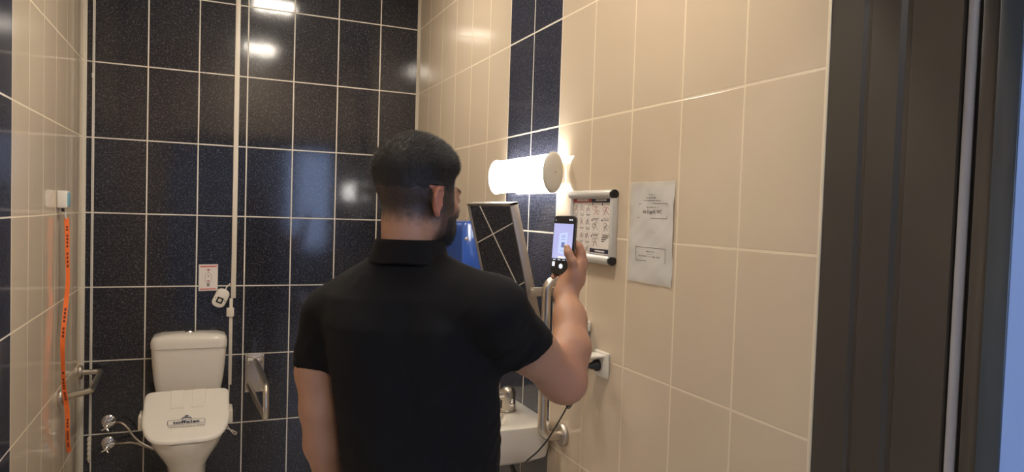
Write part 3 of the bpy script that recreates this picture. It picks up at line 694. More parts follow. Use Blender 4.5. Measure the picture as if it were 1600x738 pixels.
for i, p in enumerate(LP):
    a = .9*math.sin(i*.11)-.2; wd.append(Vector((math.cos(a)*.9, math.sin(a)*.6+.3, 0)))
b = B(); ribbon(b, LP, wd, .019, .0012); rb = obj('ribbon', b, M['orange'], t)
for a0, a1 in ((3, 15), (26, 34), (44, 56), (62, 74)):     # printed words along the ribbon: dark dashes on both faces
    b = B()
    for i in range(a0, a1):
        p, q = LP[i], LP[i+1]; w_ = wd[i].normalized()
        if (i*7) % 5 == 0: continue
        ribbon(b, [p.lerp(q, .12), p.lerp(q, .80)], w_, .0075, .0020)
    obj('printed_words', b, M['orange_ink'], rb, smooth=False)
t = thing('pull_cord', 'thin white pull cord with a beaded handle in the left rear corner', 'pull cord', (-.571, 4.385, .1))
b = B(); cyl(b, (-.571, 4.385, .235), (-.571, 4.385, H-.012), .0022, n=8); obj('cord', b, M['plastic_white'], t)
b = B(); lathe(b, (-.571, 4.385, H), (0, 0, -1), [(0, .02), (.012, .02), (.014, .004)], 20); obj('ceiling_mount', b, M['plastic_white'], t)
b = B(); prof = [(0, .004)]
for k in range(5): prof += [(.006+.026*k, .0095), (.018+.026*k, .0105), (.026+.026*k, .0065)]
prof += [(.14, .004)]; lathe(b, (-.571, 4.385, .245), (0, 0, -1), prof, 20); obj('handle', b, M['plastic_ivory'], t)
b = B(); box(b, -.577, -.565, D-.006, D, 2.165, 2.190, .001); tag(obj('wall_hook', b, M['plastic_white'], origin=(-.571, D, 2.177)), 'tiny white hook high on the back wall in the left corner', 'hook')

# ------------------------------------------------------------------ the man: implicit surfaces polygonised with surface nets
class Field:
    def __init__(s, lo, hi, h):
        s.lo, s.h = np.array(lo, float), h; s.n = np.ceil((np.array(hi)-s.lo)/h).astype(int)+1
        s.D = np.full(s.n, .06, np.float32)
    def block(s, c0, c1):
        i0 = np.maximum(0, np.floor((np.array(c0)-s.lo)/s.h).astype(int)); i1 = np.minimum(s.n, np.ceil((np.array(c1)-s.lo)/s.h).astype(int)+1)
        if (i1 <= i0).any(): return None, None
        ax = [(s.lo[k]+s.h*np.arange(i0[k], i1[k])).astype(np.float32) for k in range(3)]
        P = np.meshgrid(*ax, indexing='ij'); return tuple(slice(a, b_) for a, b_ in zip(i0, i1)), P
    def op(s, c0, c1, fn, k=.01, mode='u'):
        pad = k+.012; sl, P = s.block(np.array(c0)-pad, np.array(c1)+pad)
        if sl is None: return
        d = fn(*P).astype(np.float32); D = s.D[sl]
        if mode == 'u': h = np.maximum(k-np.abs(D-d), 0)/k; s.D[sl] = np.minimum(D, d)-h*h*k*.25
        elif mode == 's': h = np.maximum(k-np.abs(-D-d), 0)/k; s.D[sl] = np.maximum(D, -d)+h*h*k*.25
        elif mode == 'i': s.D[sl] = np.maximum(D, d)
    def cone(s, a, b_, ra, rb, k=.01, mode='u'):
        a, b_ = np.array(a, float), np.array(b_, float); m = max(ra, rb); ba = b_-a; L2 = max((ba*ba).sum(), 1e-9)
        def fn(X, Y, Z):
            t = np.clip(((X-a[0])*ba[0]+(Y-a[1])*ba[1]+(Z-a[2])*ba[2])/L2, 0, 1)
            return np.sqrt((X-a[0]-ba[0]*t)**2+(Y-a[1]-ba[1]*t)**2+(Z-a[2]-ba[2]*t)**2)-(ra+(rb-ra)*t)
        s.op(np.minimum(a, b_)-m, np.maximum(a, b_)+m, fn, k, mode)
    def chain(s, P, R, k=.01):
        for a, b_, ra, rb in zip(P, P[1:], R, R[1:]): s.cone(a, b_, ra, rb, k)
    def ell(s, c, r, ax=None, k=.01, mode='u'):
        c = np.array(c, float); A = np.eye(3) if ax is None else np.array(ax, float); m = max(r)
        def fn(X, Y, Z):
            x, y, z = X-c[0], Y-c[1], Z-c[2]
            q = [(x*A[i][0]+y*A[i][1]+z*A[i][2]) for i in range(3)]
            k0 = np.sqrt(sum((q[i]/r[i])**2 for i in range(3))); k1 = np.sqrt(sum((q[i]/r[i]**2)**2 for i in range(3)))+1e-9
            return k0*(k0-1)/k1
        s.op(c-m, c+m, fn, k, mode)
    def mesh(s):
        D = s.D; I = D < 0
        nx, ny, nz = D.shape; cnt = np.zeros((nx-1, ny-1, nz-1), np.int8)
        for a in (0, 1):
            for b_ in (0, 1):
                for c in (0, 1): cnt += I[a:nx-1+a, b_:ny-1+b_, c:nz-1+c]
        act = np.argwhere((cnt > 0) & (cnt < 8)); idx = np.full(cnt.shape, -1, np.int32); idx[tuple(act.T)] = np.arange(len(act))
        acc = np.zeros((len(act), 3)); num = np.zeros(len(act))
        cs = [(a, b_, c) for a in (0, 1) for b_ in (0, 1) for c in (0, 1)]
        val = {c: D[act[:, 0]+c[0], act[:, 1]+c[1], act[:, 2]+c[2]] for c in cs}
        for c in cs:
            for k in range(3):
                if c[k]: continue
                e = list(c); e[k] = 1; e = tuple(e); va, vb = val[c], val[e]; m = (va < 0) != (vb < 0)
                t = np.where(m, va/(va-vb+1e-12), 0)
                p = np.array(c, float)[None].repeat(len(act), 0); p[:, k] = t
                acc[m] += p[m]; num += m
        V = s.lo+s.h*(act+acc/num[:, None]); F = []
        for k in range(3):
            a = [slice(None)]*3; b_ = [slice(None)]*3; a[k] = slice(0, -1); b_[k] = slice(1, None)
            ia, ib = I[tuple(a)], I[tuple(b_)]; ed = np.argwhere(ia != ib); sg = ia[tuple(ed.T)]
            o1, o2 = [(1, 2), (2, 0), (0, 1)][k]; ok = (ed[:, o1] > 0) & (ed[:, o2] > 0) & (ed[:, o1] < s.n[o1]-1) & (ed[:, o2] < s.n[o2]-1); ed, sg = ed[ok], sg[ok]
            def cell(d1, d2):
                q = ed.copy(); q[:, o1] -= d1; q[:, o2] -= d2; return idx[tuple(q.T)]
            Q = np.stack([cell(1, 1), cell(0, 1), cell(0, 0), cell(1, 0)], 1); Q[~sg] = Q[~sg][:, ::-1]; F.append(Q)
        F = np.concatenate(F); F = F[(F >= 0).all(1)]
        return V, F
    def sample(s, P):
        q = np.clip(((P-s.lo)/s.h), 0, s.n-1.001); i = q.astype(int); f = q-i; out = 0
        for a in (0, 1):
            for b_ in (0, 1):
                for c in (0, 1):
                    w = (f[:, 0] if a else 1-f[:, 0])*(f[:, 1] if b_ else 1-f[:, 1])*(f[:, 2] if c else 1-f[:, 2])
                    out = out+w*s.D[i[:, 0]+a, i[:, 1]+b_, i[:, 2]+c]
        return out
    def grad(s, P):
        g = np.stack([s.sample(P+e)-s.sample(P-e) for e in np.eye(3)*s.h*1.0], 1); return g/(np.linalg.norm(g, axis=1, keepdims=True)+1e-9)
def smooth_pts(V, F, it=2, lam=.5):
    n = len(V); E = np.concatenate([F[:, [0, 1]], F[:, [1, 2]], F[:, [2, 3]], F[:, [3, 0]]]); E = np.concatenate([E, E[:, ::-1]])
    cnt = np.bincount(E[:, 0], minlength=n)[:, None]
    for _ in range(it):
        A = np.stack([np.bincount(E[:, 0], weights=V[E[:, 1], k], minlength=n) for k in range(3)], 1); V = V+lam*(A/np.maximum(cnt, 1)-V)
    return V
def np_obj(name, V, F, m, parent, attrs=None):
    o_ = np.array(wloc(parent)); me = bpy.data.meshes.new(name)
    me.from_pydata((V-o_).tolist(), [], F.tolist()); me.materials.append(m)
    me.polygons.foreach_set('use_smooth', [True]*len(me.polygons))
    for k, a in (attrs or {}).items():
        at = me.attributes.new(k, 'FLOAT', 'POINT'); at.data.foreach_set('value', a.astype(np.float32))
    me.update(); o = bpy.data.objects.new(name, me); C.objects.link(o); o.parent = parent; return o
def ss(a, b_, x): t = np.clip((x-a)/(b_-a), 0, 1); return t*t*(3-2*t)
def vnoise(P, sc, seed=0):
    """cheap smooth value noise"""
    r = np.random.default_rng(seed); T = r.random((32, 32, 32)).astype(np.float32); q = P*sc+100; i = np.floor(q).astype(int); f = q-i; f = f*f*(3-2*f); out = 0
    for a in (0, 1):
        for b_ in (0, 1):
            for c in (0, 1):
                w = (f[..., 0] if a else 1-f[..., 0])*(f[..., 1] if b_ else 1-f[..., 1])*(f[..., 2] if c else 1-f[..., 2])
                out = out+w*T[(i[..., 0]+a) % 32, (i[..., 1]+b_) % 32, (i[..., 2]+c) % 32]
    return out*2-1

man = thing('person', 'man in a black polo shirt seen from behind, raising a phone towards the notice', 'person', (.43, 1.53, FL))
# ---- skeleton in world coordinates
HO = np.array((.4237, 1.5441, 1.5425)); HAZ = math.radians(64)
Hs = np.array((math.sin(HAZ+PI/2), math.cos(HAZ+PI/2), 0)); Hf = np.array((math.sin(HAZ), math.cos(HAZ), 0)); Hu = np.array((0, 0, 1.))
tp = math.radians(-3); Hf, Hu = Hf*math.cos(tp)+Hu*math.sin(tp), Hu*math.cos(tp)-Hf*math.sin(tp)
HA = [Hs, Hf, Hu]
def hp(x, y, z): return HO+Hs*x+Hf*y+Hu*z
NECK = np.array((.409, 1.548, 1.405)); NKT = hp(0, -.028, -.045)
SLj, SRj = np.array((.2491, 1.638, 1.297)), np.array((.5553, 1.4091, 1.306))
ERj = np.array((.7755, 1.503, 1.130)); ELj = np.array((.2310, 1.6165, 1.0690))
WLj = np.array((.2850, 1.678, .812)); MLj = np.array((.2270, 1.634, 1.152))
PHc = np.array((.8467, 1.6568, 1.4414)); n_az = math.atan2(-.92, -.39)
Pn = np.array((-.9207, -.3903, 0)); Pu = np.array((.3903, -.9207, 0)); Pv = np.array((0, 0, 1.)); Pb = -Pn
# the phone leans back a touch
tl = math.radians(4); Pv2 = Pv*math.cos(tl)+Pb*math.sin(tl); Pb = Pb*math.cos(tl)-Pv*math.sin(tl); Pv = Pv2; Pn = -Pb
def ph(u, v, b_): return PHc+Pu*u+Pv*v+Pb*b_
WRj = ph(.021, -.128, .004)

hh = .0034
B1 = Field((.10, 1.30, .62), (1.02, 1.86, 1.74), hh)
# trunk (under the shirt)
B1.cone((.436, 1.52, .98), (.418, 1.532, 1.22), .10, .11, .04); B1.cone(NECK-np.array((0, 0, .03)), SRj*.75+NECK*.25-np.array((0, 0, .02)), .05, .045, .04); B1.cone(NECK-np.array((0, 0, .03)), SLj*.75+NECK*.25-np.array((0, 0, .02)), .05, .045, .04)
B1.cone((.418, 1.532, 1.22), NECK-np.array((0, 0, .06)), .10, .06, .04)
B1.cone(NECK-np.array((0, 0, .05)), NKT, .060, .0560, .03)
B1.cone(NECK-np.array((0, 0, .03))+Hf*.02, hp(0, .030, -.065), .050, .036, .02)
# head
B1.ell(hp(0, -.012, .044), (.0745, .096, .091), HA, .02)
B1.ell(hp(0, .033, -.010), (.060, .062, .076), HA, .022)
B1.ell(hp(0, .038, -.054), (.048, .050, .032), HA, .02)
B1.ell(hp(0, .077, -.072), (.021, .017, .016), HA, .016)
for s in (-1, 1):
    B1.ell(hp(s*.046, .026, -.050), (.014, .03, .03), HA, .02)       # jaw corner
    B1.ell(hp(s*.040, .066, -.016), (.018, .018, .016), HA, .018)     # cheekbone
B1.cone(hp(-.030, .090, .026), hp(.030, .090, .026), .0105, .0105, .016)
for s in (-1, 1): B1.ell(hp(s*.031, .103, .008), (.015, .012, .010), HA, .012, 's')
for s in (-1, 1): B1.ell(hp(s*.031, .084, .008), (.0135, .0125, .0115), HA, .005)
B1.cone(hp(0, .098, .014), hp(0, .118, -.022), .0065, .0095, .010)
for s in (-1, 1): B1.ell(hp(s*.012, .107, -.027), (.008, .010, .007), HA, .007); B1.ell(hp(s*.006, .112, -.034), (.003, .005, .004), HA, .004, 's')
B1.ell(hp(0, .094, -.049), (.024, .012, .007), HA, .007); B1.ell(hp(0, .092, -.058), (.021, .012, .007), HA, .006)
B1.cone(hp(-.02, .104, -.0532), hp(.02, .104, -.0532), .0016, .0016, .003, 's')
# ears
for s in (-1, 1):
    ea = math.radians(26)*s; E0 = Hs*math.cos(ea)-Hf*math.sin(ea)*1.0; E1 = Hf*math.cos(ea)+Hs*math.sin(ea)
    ec = hp(s*.073, -.009, -.002)
    B1.ell(ec, (.0060, .0150, .0250), [E0, E1, Hu], .008)
    ep = [hp(s*x, y*.92-.007, z*(.80 if z > 0 else 1.0)-.001) for x, y, z in ((.067, .012, .006), (.0705, .013, .020), (.075, .006, .032), (.080, -.006, .035), (.084, -.017, .028), (.0855, -.021, .012), (.083, -.018, -.006), (.078, -.010, -.020), (.073, .000, -.029), (.068, .008, -.026))]
    B1.chain(ep, [.0042, .0044, .0046, .0048, .0050, .0048, .0046, .0050, .0062, .005], .004)
    B1.ell(hp(s*.0830, -.003, .000), (.0085, .0065, .0105), [E0, E1, Hu], .005, 's')
    B1.ell(hp(s*.070, .005, -.004), (.005, .004, .007), HA, .005)       # tragus
# right arm: deltoid, upper arm, elbow, forearm
B1.cone(SRj, SRj*.45+ERj*.55, .060, .0560, .03)
B1.cone(SRj*.45+ERj*.55, ERj, .0560, .0500, .02)
f1 = np.array((.8110, 1.5260, 1.1938)); f2 = np.array((.8350, 1.5790, 1.2580))
B1.chain([ERj+np.array((.003, 0, 0)), f1, f2, WRj], [.0525, .0445, .0362, .0285], .035)
B1.ell(ERj+np.array((.014, -.006, -.016)), (.046, .046, .046), None, .02)
# left arm
B1.cone(SLj-np.array((0, 0, .02)), MLj, .050, .0460, .03); B1.cone(MLj, ELj, .0460, .0425, .02)
g1 = np.array((.2440, 1.632, .985)); g2 = np.array((.2640, 1.652, .905))
B1.chain([ELj, g1, g2, WLj], [.0420, .0430, .0360, .0265], .014)
# ---- right hand around the phone (phone frame u right, v up, b behind)
def finger(pts, rad, k=.004): B1.chain([np.array(p) for p in pts], rad, k)
B1.cone(WRj, ph(.032, -.084, .020), .0250, .0270, .02); B1.cone(WRj, ph(.006, -.092, .020), .023, .020, .02); B1.cone(ph(.032, -.088, .022), ph(.034, -.055, .032), .024, .0165, .016)
B1.cone(ph(.034, -.085, .018), ph(.044, -.046, .034), .0200, .0150, .012)
B1.cone(ph(.022, -.085, .022), ph(.024, -.042, .037), .0180, .0130, .012)
B1.cone(ph(.008, -.092, .022), ph(.006, -.050, .037), .0165, .0125, .012)
B1.cone(ph(-.002, -.098, .018), ph(-.010, -.064, .032), .0155, .0115, .012)
finger([ph(.044, -.046, .034), ph(.0450, -.017, .025), ph(.0400, -.001, .020), ph(.030, .007, .017)], [.0145, .0118, .0105, .0082])   # index, up behind the edge
finger([ph(.024, -.042, .037), ph(.004, -.018, .040), ph(-.016, -.010, .028), ph(-.026, -.008, .017)], [.0122, .0102, .0092, .0075])
finger([ph(.006, -.050, .037), ph(-.013, -.036, .038), ph(-.028, -.031, .027), ph(-.031, -.030, .016)], [.0115, .0098, .0088, .0073])
finger([ph(-.010, -.064, .032), ph(-.026, -.072, .030), ph(-.033, -.080, .018), ph(-.029, -.0865, .006)], [.0105, .0088, .0078, .0068])  # little finger under the phone
B1.cone(ph(.030, -.102, .006), ph(.043, -.070, .002), .0195, .0160, .014)      # ball of the thumb
B1.cone(ph(.042, -.078, .008), ph(.046, -.044, .020), .015, .0115, .016)      # web
finger([ph(.043, -.070, .002), ph(.0450, -.040, -.010), ph(.0355, -.020, -.0165), ph(.0275, -.006, -.0150)], [.0150, .0118, .0108, .0088], .006)
# ---- left hand hanging, relaxed
hd = (WLj-g2); hd = hd/np.linalg.norm(hd); hx = np.array((.82, -.50, .0)); hx -= hd*hx.dot(hd); hx /= np.linalg.norm(hx); hn = np.cross(hd, hx)
def lh(x, y, z): return WLj+hx*x+hd*y+hn*z
for x, L_ in ((-.030, .075), (-.010, .085), (.010, .085), (.028, .078)):
    B1.cone(lh(x*.5, .015, 0), lh(x, L_, 0), .016, .0115, .010)
for x, L_, f_ in ((-.030, .075, .75), (-.010, .085, .9), (.010, .085, 1.0), (.028, .078, .92)):
    finger([lh(x, L_, 0), lh(x*1.05, L_+.042*f_, .010), lh(x*1.05, L_+.066*f_, .024), lh(x*1.0, L_+.078*f_, .040)], [.0112, .0094, .0086, .0072])
finger([lh(.018, .022, .004), lh(.042, .052, .016), lh(.046, .082, .022), lh(.042, .104, .026)], [.0165, .0115, .0100, .0080], .008)

V, F = B1.mesh(); V = smooth_pts(V, F, 2, .45)
L = (V-HO); lx, ly, lz = L@Hs, L@Hf, L@Hu; ax_ = np.abs(lx)
isH = (lz > -.16) & (np.linalg.norm(L, axis=1) < .20)
nz1 = vnoise(V, 90, 1)*.5+vnoise(V, 220, 2)*.5
# hair stubble: dense above, fading out at the nape and around the ear
hairline = np.where(ly < -.01, -.045-.012*ss(-.01, -.08, ly)*0, -.045+ss(-.01, .015, ly)*.02)
front = ss(.082, .066, ly+.30*np.clip(lz-.06, -.02, .2)*0-np.clip(lz-.05, 0, .1)*.25)
fade = ss(-.066, -.004, lz+nz1*.010)*front
temple = 1-ss(.050, .062, ly)*(1-ss(.035, .075, lz))
hairm = np.where(isH, 1-(1-fade*temple)**2.2, 0)
earm = ((ax_ > .0715) & (np.abs(lz+.002) < .034) & (ly > -.036) & (ly < .012) & isH)
hairm = np.where(earm, 0, hairm)
jaw = ss(.004, -.034, lz)*ss(.000, .022, ly)*ss(-.125, -.092, lz)
side = ss(.014, .026, ly)*ss(.060, .044, ly)*ss(.05, .0, lz)*(ax_ > .045)*.8
beardm = np.where(isH & ~earm, np.clip(np.maximum(jaw*ss(.115, .04, lz*0), side), 0, 1), 0)
brow = np.where(isH, np.exp(-((lz-.029)/.0045)**2)*ss(.046, .038, ax_)*ss(.010, .016, ax_)*(ly > .08), 0)
lips = np.where(isH, np.exp(-((lz+.054)/.010)**2)*(ax_ < .022)*(ly > .096), 0)
red = np.where(earm, .8, 0)+np.exp(-(np.linalg.norm(V-ERj, axis=1)/.07)**2)*.55+np.exp(-(np.linalg.norm(V-ph(.02, -.04, .03), axis=1)/.05)**2)*.3
# skin material driven by these natural colour fields
ms, nt, pb_ = base_mat('skin')
def att(n):
    a = nd(nt, 'ShaderNodeAttribute'); a.attribute_name = n; return a.outputs['Fac']
tc = nd(nt, 'ShaderNodeTexCoord'); nz_ = nd(nt, 'ShaderNodeTexNoise'); nz_.inputs['Scale'].default_value = 22; lk(nt, tc.outputs['Object'], nz_.inputs['Vector'])
c0 = mixc(nt, nz_.outputs['Fac'], (.40, .205, .125), (.47, .255, .160))
c0 = mixc(nt, att('red'), c0, (.46, .165, .105)); c0 = mixc(nt, att('lips'), c0, (.38, .13, .10))
nh = nd(nt, 'ShaderNodeTexNoise'); nh.inputs['Scale'].default_value = 700; lk(nt, tc.outputs['Object'], nh.inputs['Vector'])
hf_ = mth(nt, 'MULTIPLY', att('stubble'), mth(nt, 'MULTIPLY_ADD', nh.outputs['Fac'], .75, .62)); hf_ = mth(nt, 'MINIMUM', hf_, .985)
lk(nt, mixc(nt, hf_, c0, (.017, .014, .013)), pb_.inputs['Base Color'])
pb_.inputs['Roughness'].default_value = .5; pb_.inputs['Subsurface Weight'].default_value = .12; pb_.inputs['Subsurface Radius'].default_value = (.010, .004, .002); pb_.inputs['Subsurface Scale'].default_value = 1
nb = nd(nt, 'ShaderNodeTexNoise'); nb.inputs['Scale'].default_value = 420; lk(nt, tc.outputs['Object'], nb.inputs['Vector'])
bp_ = nd(nt, 'ShaderNodeBump'); bp_.inputs['Strength'].default_value = .18; bp_.inputs['Distance'].default_value = .001; lk(nt, nb.outputs['Fac'], bp_.inputs['Height']); lk(nt, bp_.outputs[0], pb_.inputs['Normal'])
np_obj('body', V, F, ms, man, {'stubble': np.clip(np.maximum(hairm*(.96+.04*ss(.01, .05, lz)), np.maximum(beardm*.85, brow*.9)), 0, 1), 'red': np.clip(red, 0, 1), 'lips': lips*(beardm < 2)})

# ---- hair: a short shell thickest on the crown plus thousands of clipped strands
def shell(thick, lo, hi, h, name, m, strands, slen, sdir, wid):
    Fh = Field(lo, hi, h); sl, P = Fh.block(lo, hi); Pf = np.stack([p.ravel() for p in P], 1)
    d = B1.sample(Pf); T = thick(Pf); Fh.D[sl] = (d-T).reshape(P[0].shape)
    Vh, Fc = Fh.mesh(); tv = thick(Vh[Fc].mean(1)); Fc = Fc[tv > -.0045]
    u_, inv = np.unique(Fc, return_inverse=True); Vh = Vh[u_]; Fc = inv.reshape(Fc.shape); Vh = smooth_pts(Vh, Fc, 1, .4)
    # strands (also on the buried rim, so the edge thins out hair by hair)
    tri = Vh[Fc[:, :3]]; ar = np.linalg.norm(np.cross(tri[:, 1]-tri[:, 0], tri[:, 2]-tri[:, 0]), axis=1); pr = ar/ar.sum()
    k = rng.choice(len(Fc), strands, p=pr); w = rng.random((strands, 4)); w /= w.sum(1, keepdims=True); R0 = (Vh[Fc[k]]*w[:, :, None]).sum(1)
    N = B1.grad(R0); Ld = R0-HO; l_ = slen(R0)*(.7+.6*rng.random(strands)); Dr = sdir(R0, N)+rng.normal(0, .16, (strands, 3)); Dr /= np.linalg.norm(Dr, axis=1, keepdims=True)
    T_ = np.cross(Dr, N+rng.normal(0, .4, (strands, 3))); T_ /= np.linalg.norm(T_, axis=1, keepdims=True)+1e-9
    sk = np.maximum(0, -B1.sample(R0))[:, None]; R0 = R0+N*(sk-.0004); a = R0-N*.001-T_*wid; b_ = R0-N*.001+T_*wid; c = R0+Dr*l_[:, None]
    solid = thick(Vh[Fc].mean(1)) > -.0006; n0 = len(Vh); VS = np.concatenate([Vh, a, b_, c]); i = np.arange(strands)
    faces = Fc[solid].tolist()+np.stack([n0+i, n0+strands+i, n0+2*strands+i], 1).tolist()
    o_ = np.array(wloc(man)); me = bpy.data.meshes.new(name); me.from_pydata((VS-o_).tolist(), [], faces); me.materials.append(m)
    me.polygons.foreach_set('use_smooth', [True]*len(me.polygons)); o = bpy.data.objects.new(name, me); C.objects.link(o); o.parent = man
def hair_T(P):
    l = P-HO; x, y, z = l@Hs, l@Hf, l@Hu; fr = ss(.088, .070, y-np.clip(z-.05, 0, .1)*.30)
    tmp = 1-ss(.046, .058, y)*(1-ss(.045, .075, z)); cr = ss(.015, .105, z)
    t = .0015+.003*ss(.045, .085, y)*ss(.055, .085, z)+.0105*cr+.002*ss(.0, .09, y)*cr+vnoise(P, 70, 4)*.0012*cr+vnoise(P, 28, 5)*.0016*cr
    ear = (np.abs(x) > .062) & (z < .031) & (y > -.034) & (y < .016)
    return np.where((z > -.035) & ~ear, t*fr*tmp-.0030*(1-fr*tmp)-.0030*ss(.050, .000, z+vnoise(P, 160, 12)*.008+vnoise(P, 45, 13)*.006), -.01)
def hair_dir(P, N):
    l = P-HO; z = l@Hu; top = ss(.06, .12, z)[:, None]; return N*(.55+.2*top)+Hf*(.75*top)-Hu*(.8*(1-top))+Hf*.1
lo, hi = HO+np.array((-.14, -.14, -.05)), HO+np.array((.14, .14, .17))
shell(hair_T, lo, hi, .0032, 'hair', M['hair'], 60000, lambda P: .0018+.0095*ss(.02, .11, (P-HO)@Hu), hair_dir, .00035)
def beard_T(P):
    l = P-HO; x, y, z = l@Hs, l@Hf, l@Hu; a = np.abs(x)
    m = ss(-.018, -.045, z)*ss(.018, .045, y)*ss(-.112, -.092, z); mouth = np.exp(-((z+.054)/.009)**2)*(a < .024)*(y > .08)
    chin = ss(.045, .085, y)*ss(-.05, -.075, z)
    return np.where((y > 0) & (z < -.01), (.0012+.003*ss(.02, .07, y)+.005*chin+vnoise(P, 90, 6)*.001)*m-.004*(1-m)-.01*mouth, -.01)
shell(beard_T, HO+np.array((-.14, -.14, -.15)), HO+np.array((.14, .14, .0)), .0032, 'beard', M['beard'], 14000, lambda P: .003+.005*ss(-.05, -.09, (P-HO)@Hu), lambda P, N: N*.6-Hu*.7+Hf*.2, .0003)
for s in (-1, 1):
    b = B(); c = hp(s*.031, .0845, .0078); bmesh.ops.create_uvsphere(b, u_segments=20, v_segments=12, radius=.0108, matrix=Matrix.Translation(Vector(c)))
    obj('eye', b, M['eye'], man)
# thumb nail
b = B(); c = Vector(ph(.0300, -.0065, -.0228)); Rm = Matrix((Vector(Pu), Vector(Pv), Vector(Pb))).transposed()
bmesh.ops.create_uvsphere(b, u_segments=16, v_segments=8, radius=1)
for v in b.verts: v.co = Rm @ Vector((v.co.x*.0052, v.co.y*.0065, v.co.z*.0016)) + c
obj('nail', b, M['nail'], man)

# ---- polo shirt
S = Field((.10, 1.26, .86), (.86, 1.84, 1.50), .0045)
TAZ = math.radians(22); Tf = np.array((math.sin(TAZ), math.cos(TAZ))); Ts = np.array((math.cos(TAZ), -math.sin(TAZ)))
zs = [.84, .90, .98, 1.06, 1.13, 1.20, 1.27, 1.33, 1.38, 1.42]; as_ = [.180, .175, .172, .177, .183, .192, .193, .175, .125, .070]; bs_ = [.130, .126, .120, .120, .124, .128, .126, .112, .085, .06]
cx_ = [.440, .440, .440, .435, .428, .421, .412, .408, .407, .409]; cy_ = [1.516, 1.516, 1.516, 1.520, 1.526, 1.530, 1.534, 1.538, 1.545, 1.548]
def torso(X, Y, Z):
    a, b_, cx, cy = (np.interp(Z, zs, q) for q in (as_, bs_, cx_, cy_)); x, y = X-cx, Y-cy
    s_, f_ = x*Ts[0]+y*Ts[1], x*Tf[0]+y*Tf[1]
    r = ((np.abs(s_)/a)**2.4+(np.abs(f_)/b_)**2.4)**(1/2.4)
    # shoulder blades and spine furrow on the back
    d = (r-1)*np.minimum(a, b_)
    bl = np.exp(-((np.abs(s_)-.085)/.05)**2-((Z-1.25)/.07)**2)*.010*(f_ < 0); sp_ = np.exp(-(s_/.022)**2)*ss(.95, 1.1, Z)*ss(1.40, 1.3, Z)*.006*(f_ < 0)
    return np.maximum(d-bl+sp_, np.maximum(Z-1.415, .885-Z))
S.op((.16, 1.34, .885), (.68, 1.72, 1.42), torso, .02)
nb0 = NECK+np.array((0, 0, -.018))
S.cone(nb0, SLj-np.array((-.006, 0, .014)), .056, .060, .035); S.cone(nb0, SRj, .056, .078, .035)
S.cone(nb0+np.array((0, 0, -.02)), nb0+np.array((0, 0, .012)), .070, .066, .02)
eR = np.array((.6500, 1.4490, 1.2180)); eL = np.array((.2260, 1.6350, 1.160))
def sleeve(sj, e, end, ra, rb, k, cut=None):
    axv = (end-sj)/np.linalg.norm(end-sj); e2 = e+axv*.03; axv = axv if cut is None else np.array(cut)/np.linalg.norm(cut); m = .09
    a = sj; ba = e2-a; L2 = (ba*ba).sum()
    def fn(X, Y, Z):
        t = np.clip(((X-a[0])*ba[0]+(Y-a[1])*ba[1]+(Z-a[2])*ba[2])/L2, 0, 1)
        d = np.sqrt((X-a[0]-ba[0]*t)**2+(Y-a[1]-ba[1]*t)**2+(Z-a[2]-ba[2]*t)**2)-(ra+(rb-ra)*t)
        return np.maximum(d, (X-e[0])*axv[0]+(Y-e[1])*axv[1]+(Z-e[2])*axv[2])
    S.op(np.minimum(a, e2)-m, np.maximum(a, e2)+m, fn, k)
sleeve(SRj, eR, eR+(ERj-SRj)*.2, .078, .0720, .025, (.19, .09, -.27))
sleeve(SLj-np.array((-.004, 0, .020)), eL, eL+np.array((0, 0, -.20)), .060, .0540, .02)
# hollow just inside the sleeve mouths so the cuffs read as cloth
for e, jn, r_ in ((eR, ERj, .0640), (eL, ELj, .0465)):
    d_ = (jn-e)/np.linalg.norm(jn-e); S.cone(e-d_*.004, e+d_*.05, r_, r_, .002, 's')
V, F = S.mesh(); V = smooth_pts(V, F, 2, .5)
# wrinkles: soft drag folds, strongest near armpits and waist
q = V.copy(); wr = vnoise(np.stack([q[:, 0]*9+q[:, 2]*7, q[:, 1]*6, q[:, 2]*2.6-q[:, 0]*6], 1), 1.6, 8)
wr2 = vnoise(np.stack([q[:, 0]*18-q[:, 2]*14, q[:, 1]*8, q[:, 2]*6+q[:, 0]*8], 1), 1.9, 9)
arm = np.exp(-(np.linalg.norm(V-np.array((.58, 1.44, 1.20)), axis=1)/.12)**2)+np.exp(-(np.linalg.norm(V-np.array((.25, 1.62, 1.20)), axis=1)/.07)**2)+.8*ss(1.10, .92, V[:, 2])
N = S.grad(V); V = V+N*((wr*.0060+np.abs(wr2)*-.0060*(.3+arm))*ss(1.42, 1.36, V[:, 2])+.0008)[:, None]
shirt = np_obj('polo_shirt', V, F, M['shirt'], man)
# folded collar
b = B(); rings = []
cn = Vector(NECK)+Vector((0, 0, .0)); nn = 72
for prof in ((.0680, .044, 0), (.0730, .051, 0), (.0775, .047, .2), (.0820, .036, .6), (.0870, .022, .9), (.0930, .006, 1.0), (.0910, .0025, 1.0), (.083, .010, .8), (.073, .020, .2), (.0680, .012, 0)):
    r_, z_, fl = prof; ring = []
    for i in range(nn):
        a = 2*PI*i/nn; s_, f_ = math.sin(a), math.cos(a)     # a = 0 points forward
        az_ = math.radians(34); fx_, fy_ = math.sin(az_), math.cos(az_); sx_, sy2 = math.cos(az_), -math.sin(az_)
        fr_ = max(0, f_)**3; drop = -.035*fr_-.010*max(0, f_)
        rs, rf = r_*1.0, r_*(1.02+.10*fr_)
        side_lift = .010*abs(s_)*fl*-1
        ring.append(cn+Vector((sx_*s_*rs+fx_*f_*rf, sy2*s_*rs+fy_*f_*rf, z_+drop+side_lift+.0015*math.sin(a*5+1)*fl)))
    rings.append(ring)
loft(b, rings, cap0=False, cap1=False)
vr = list(b.verts); 
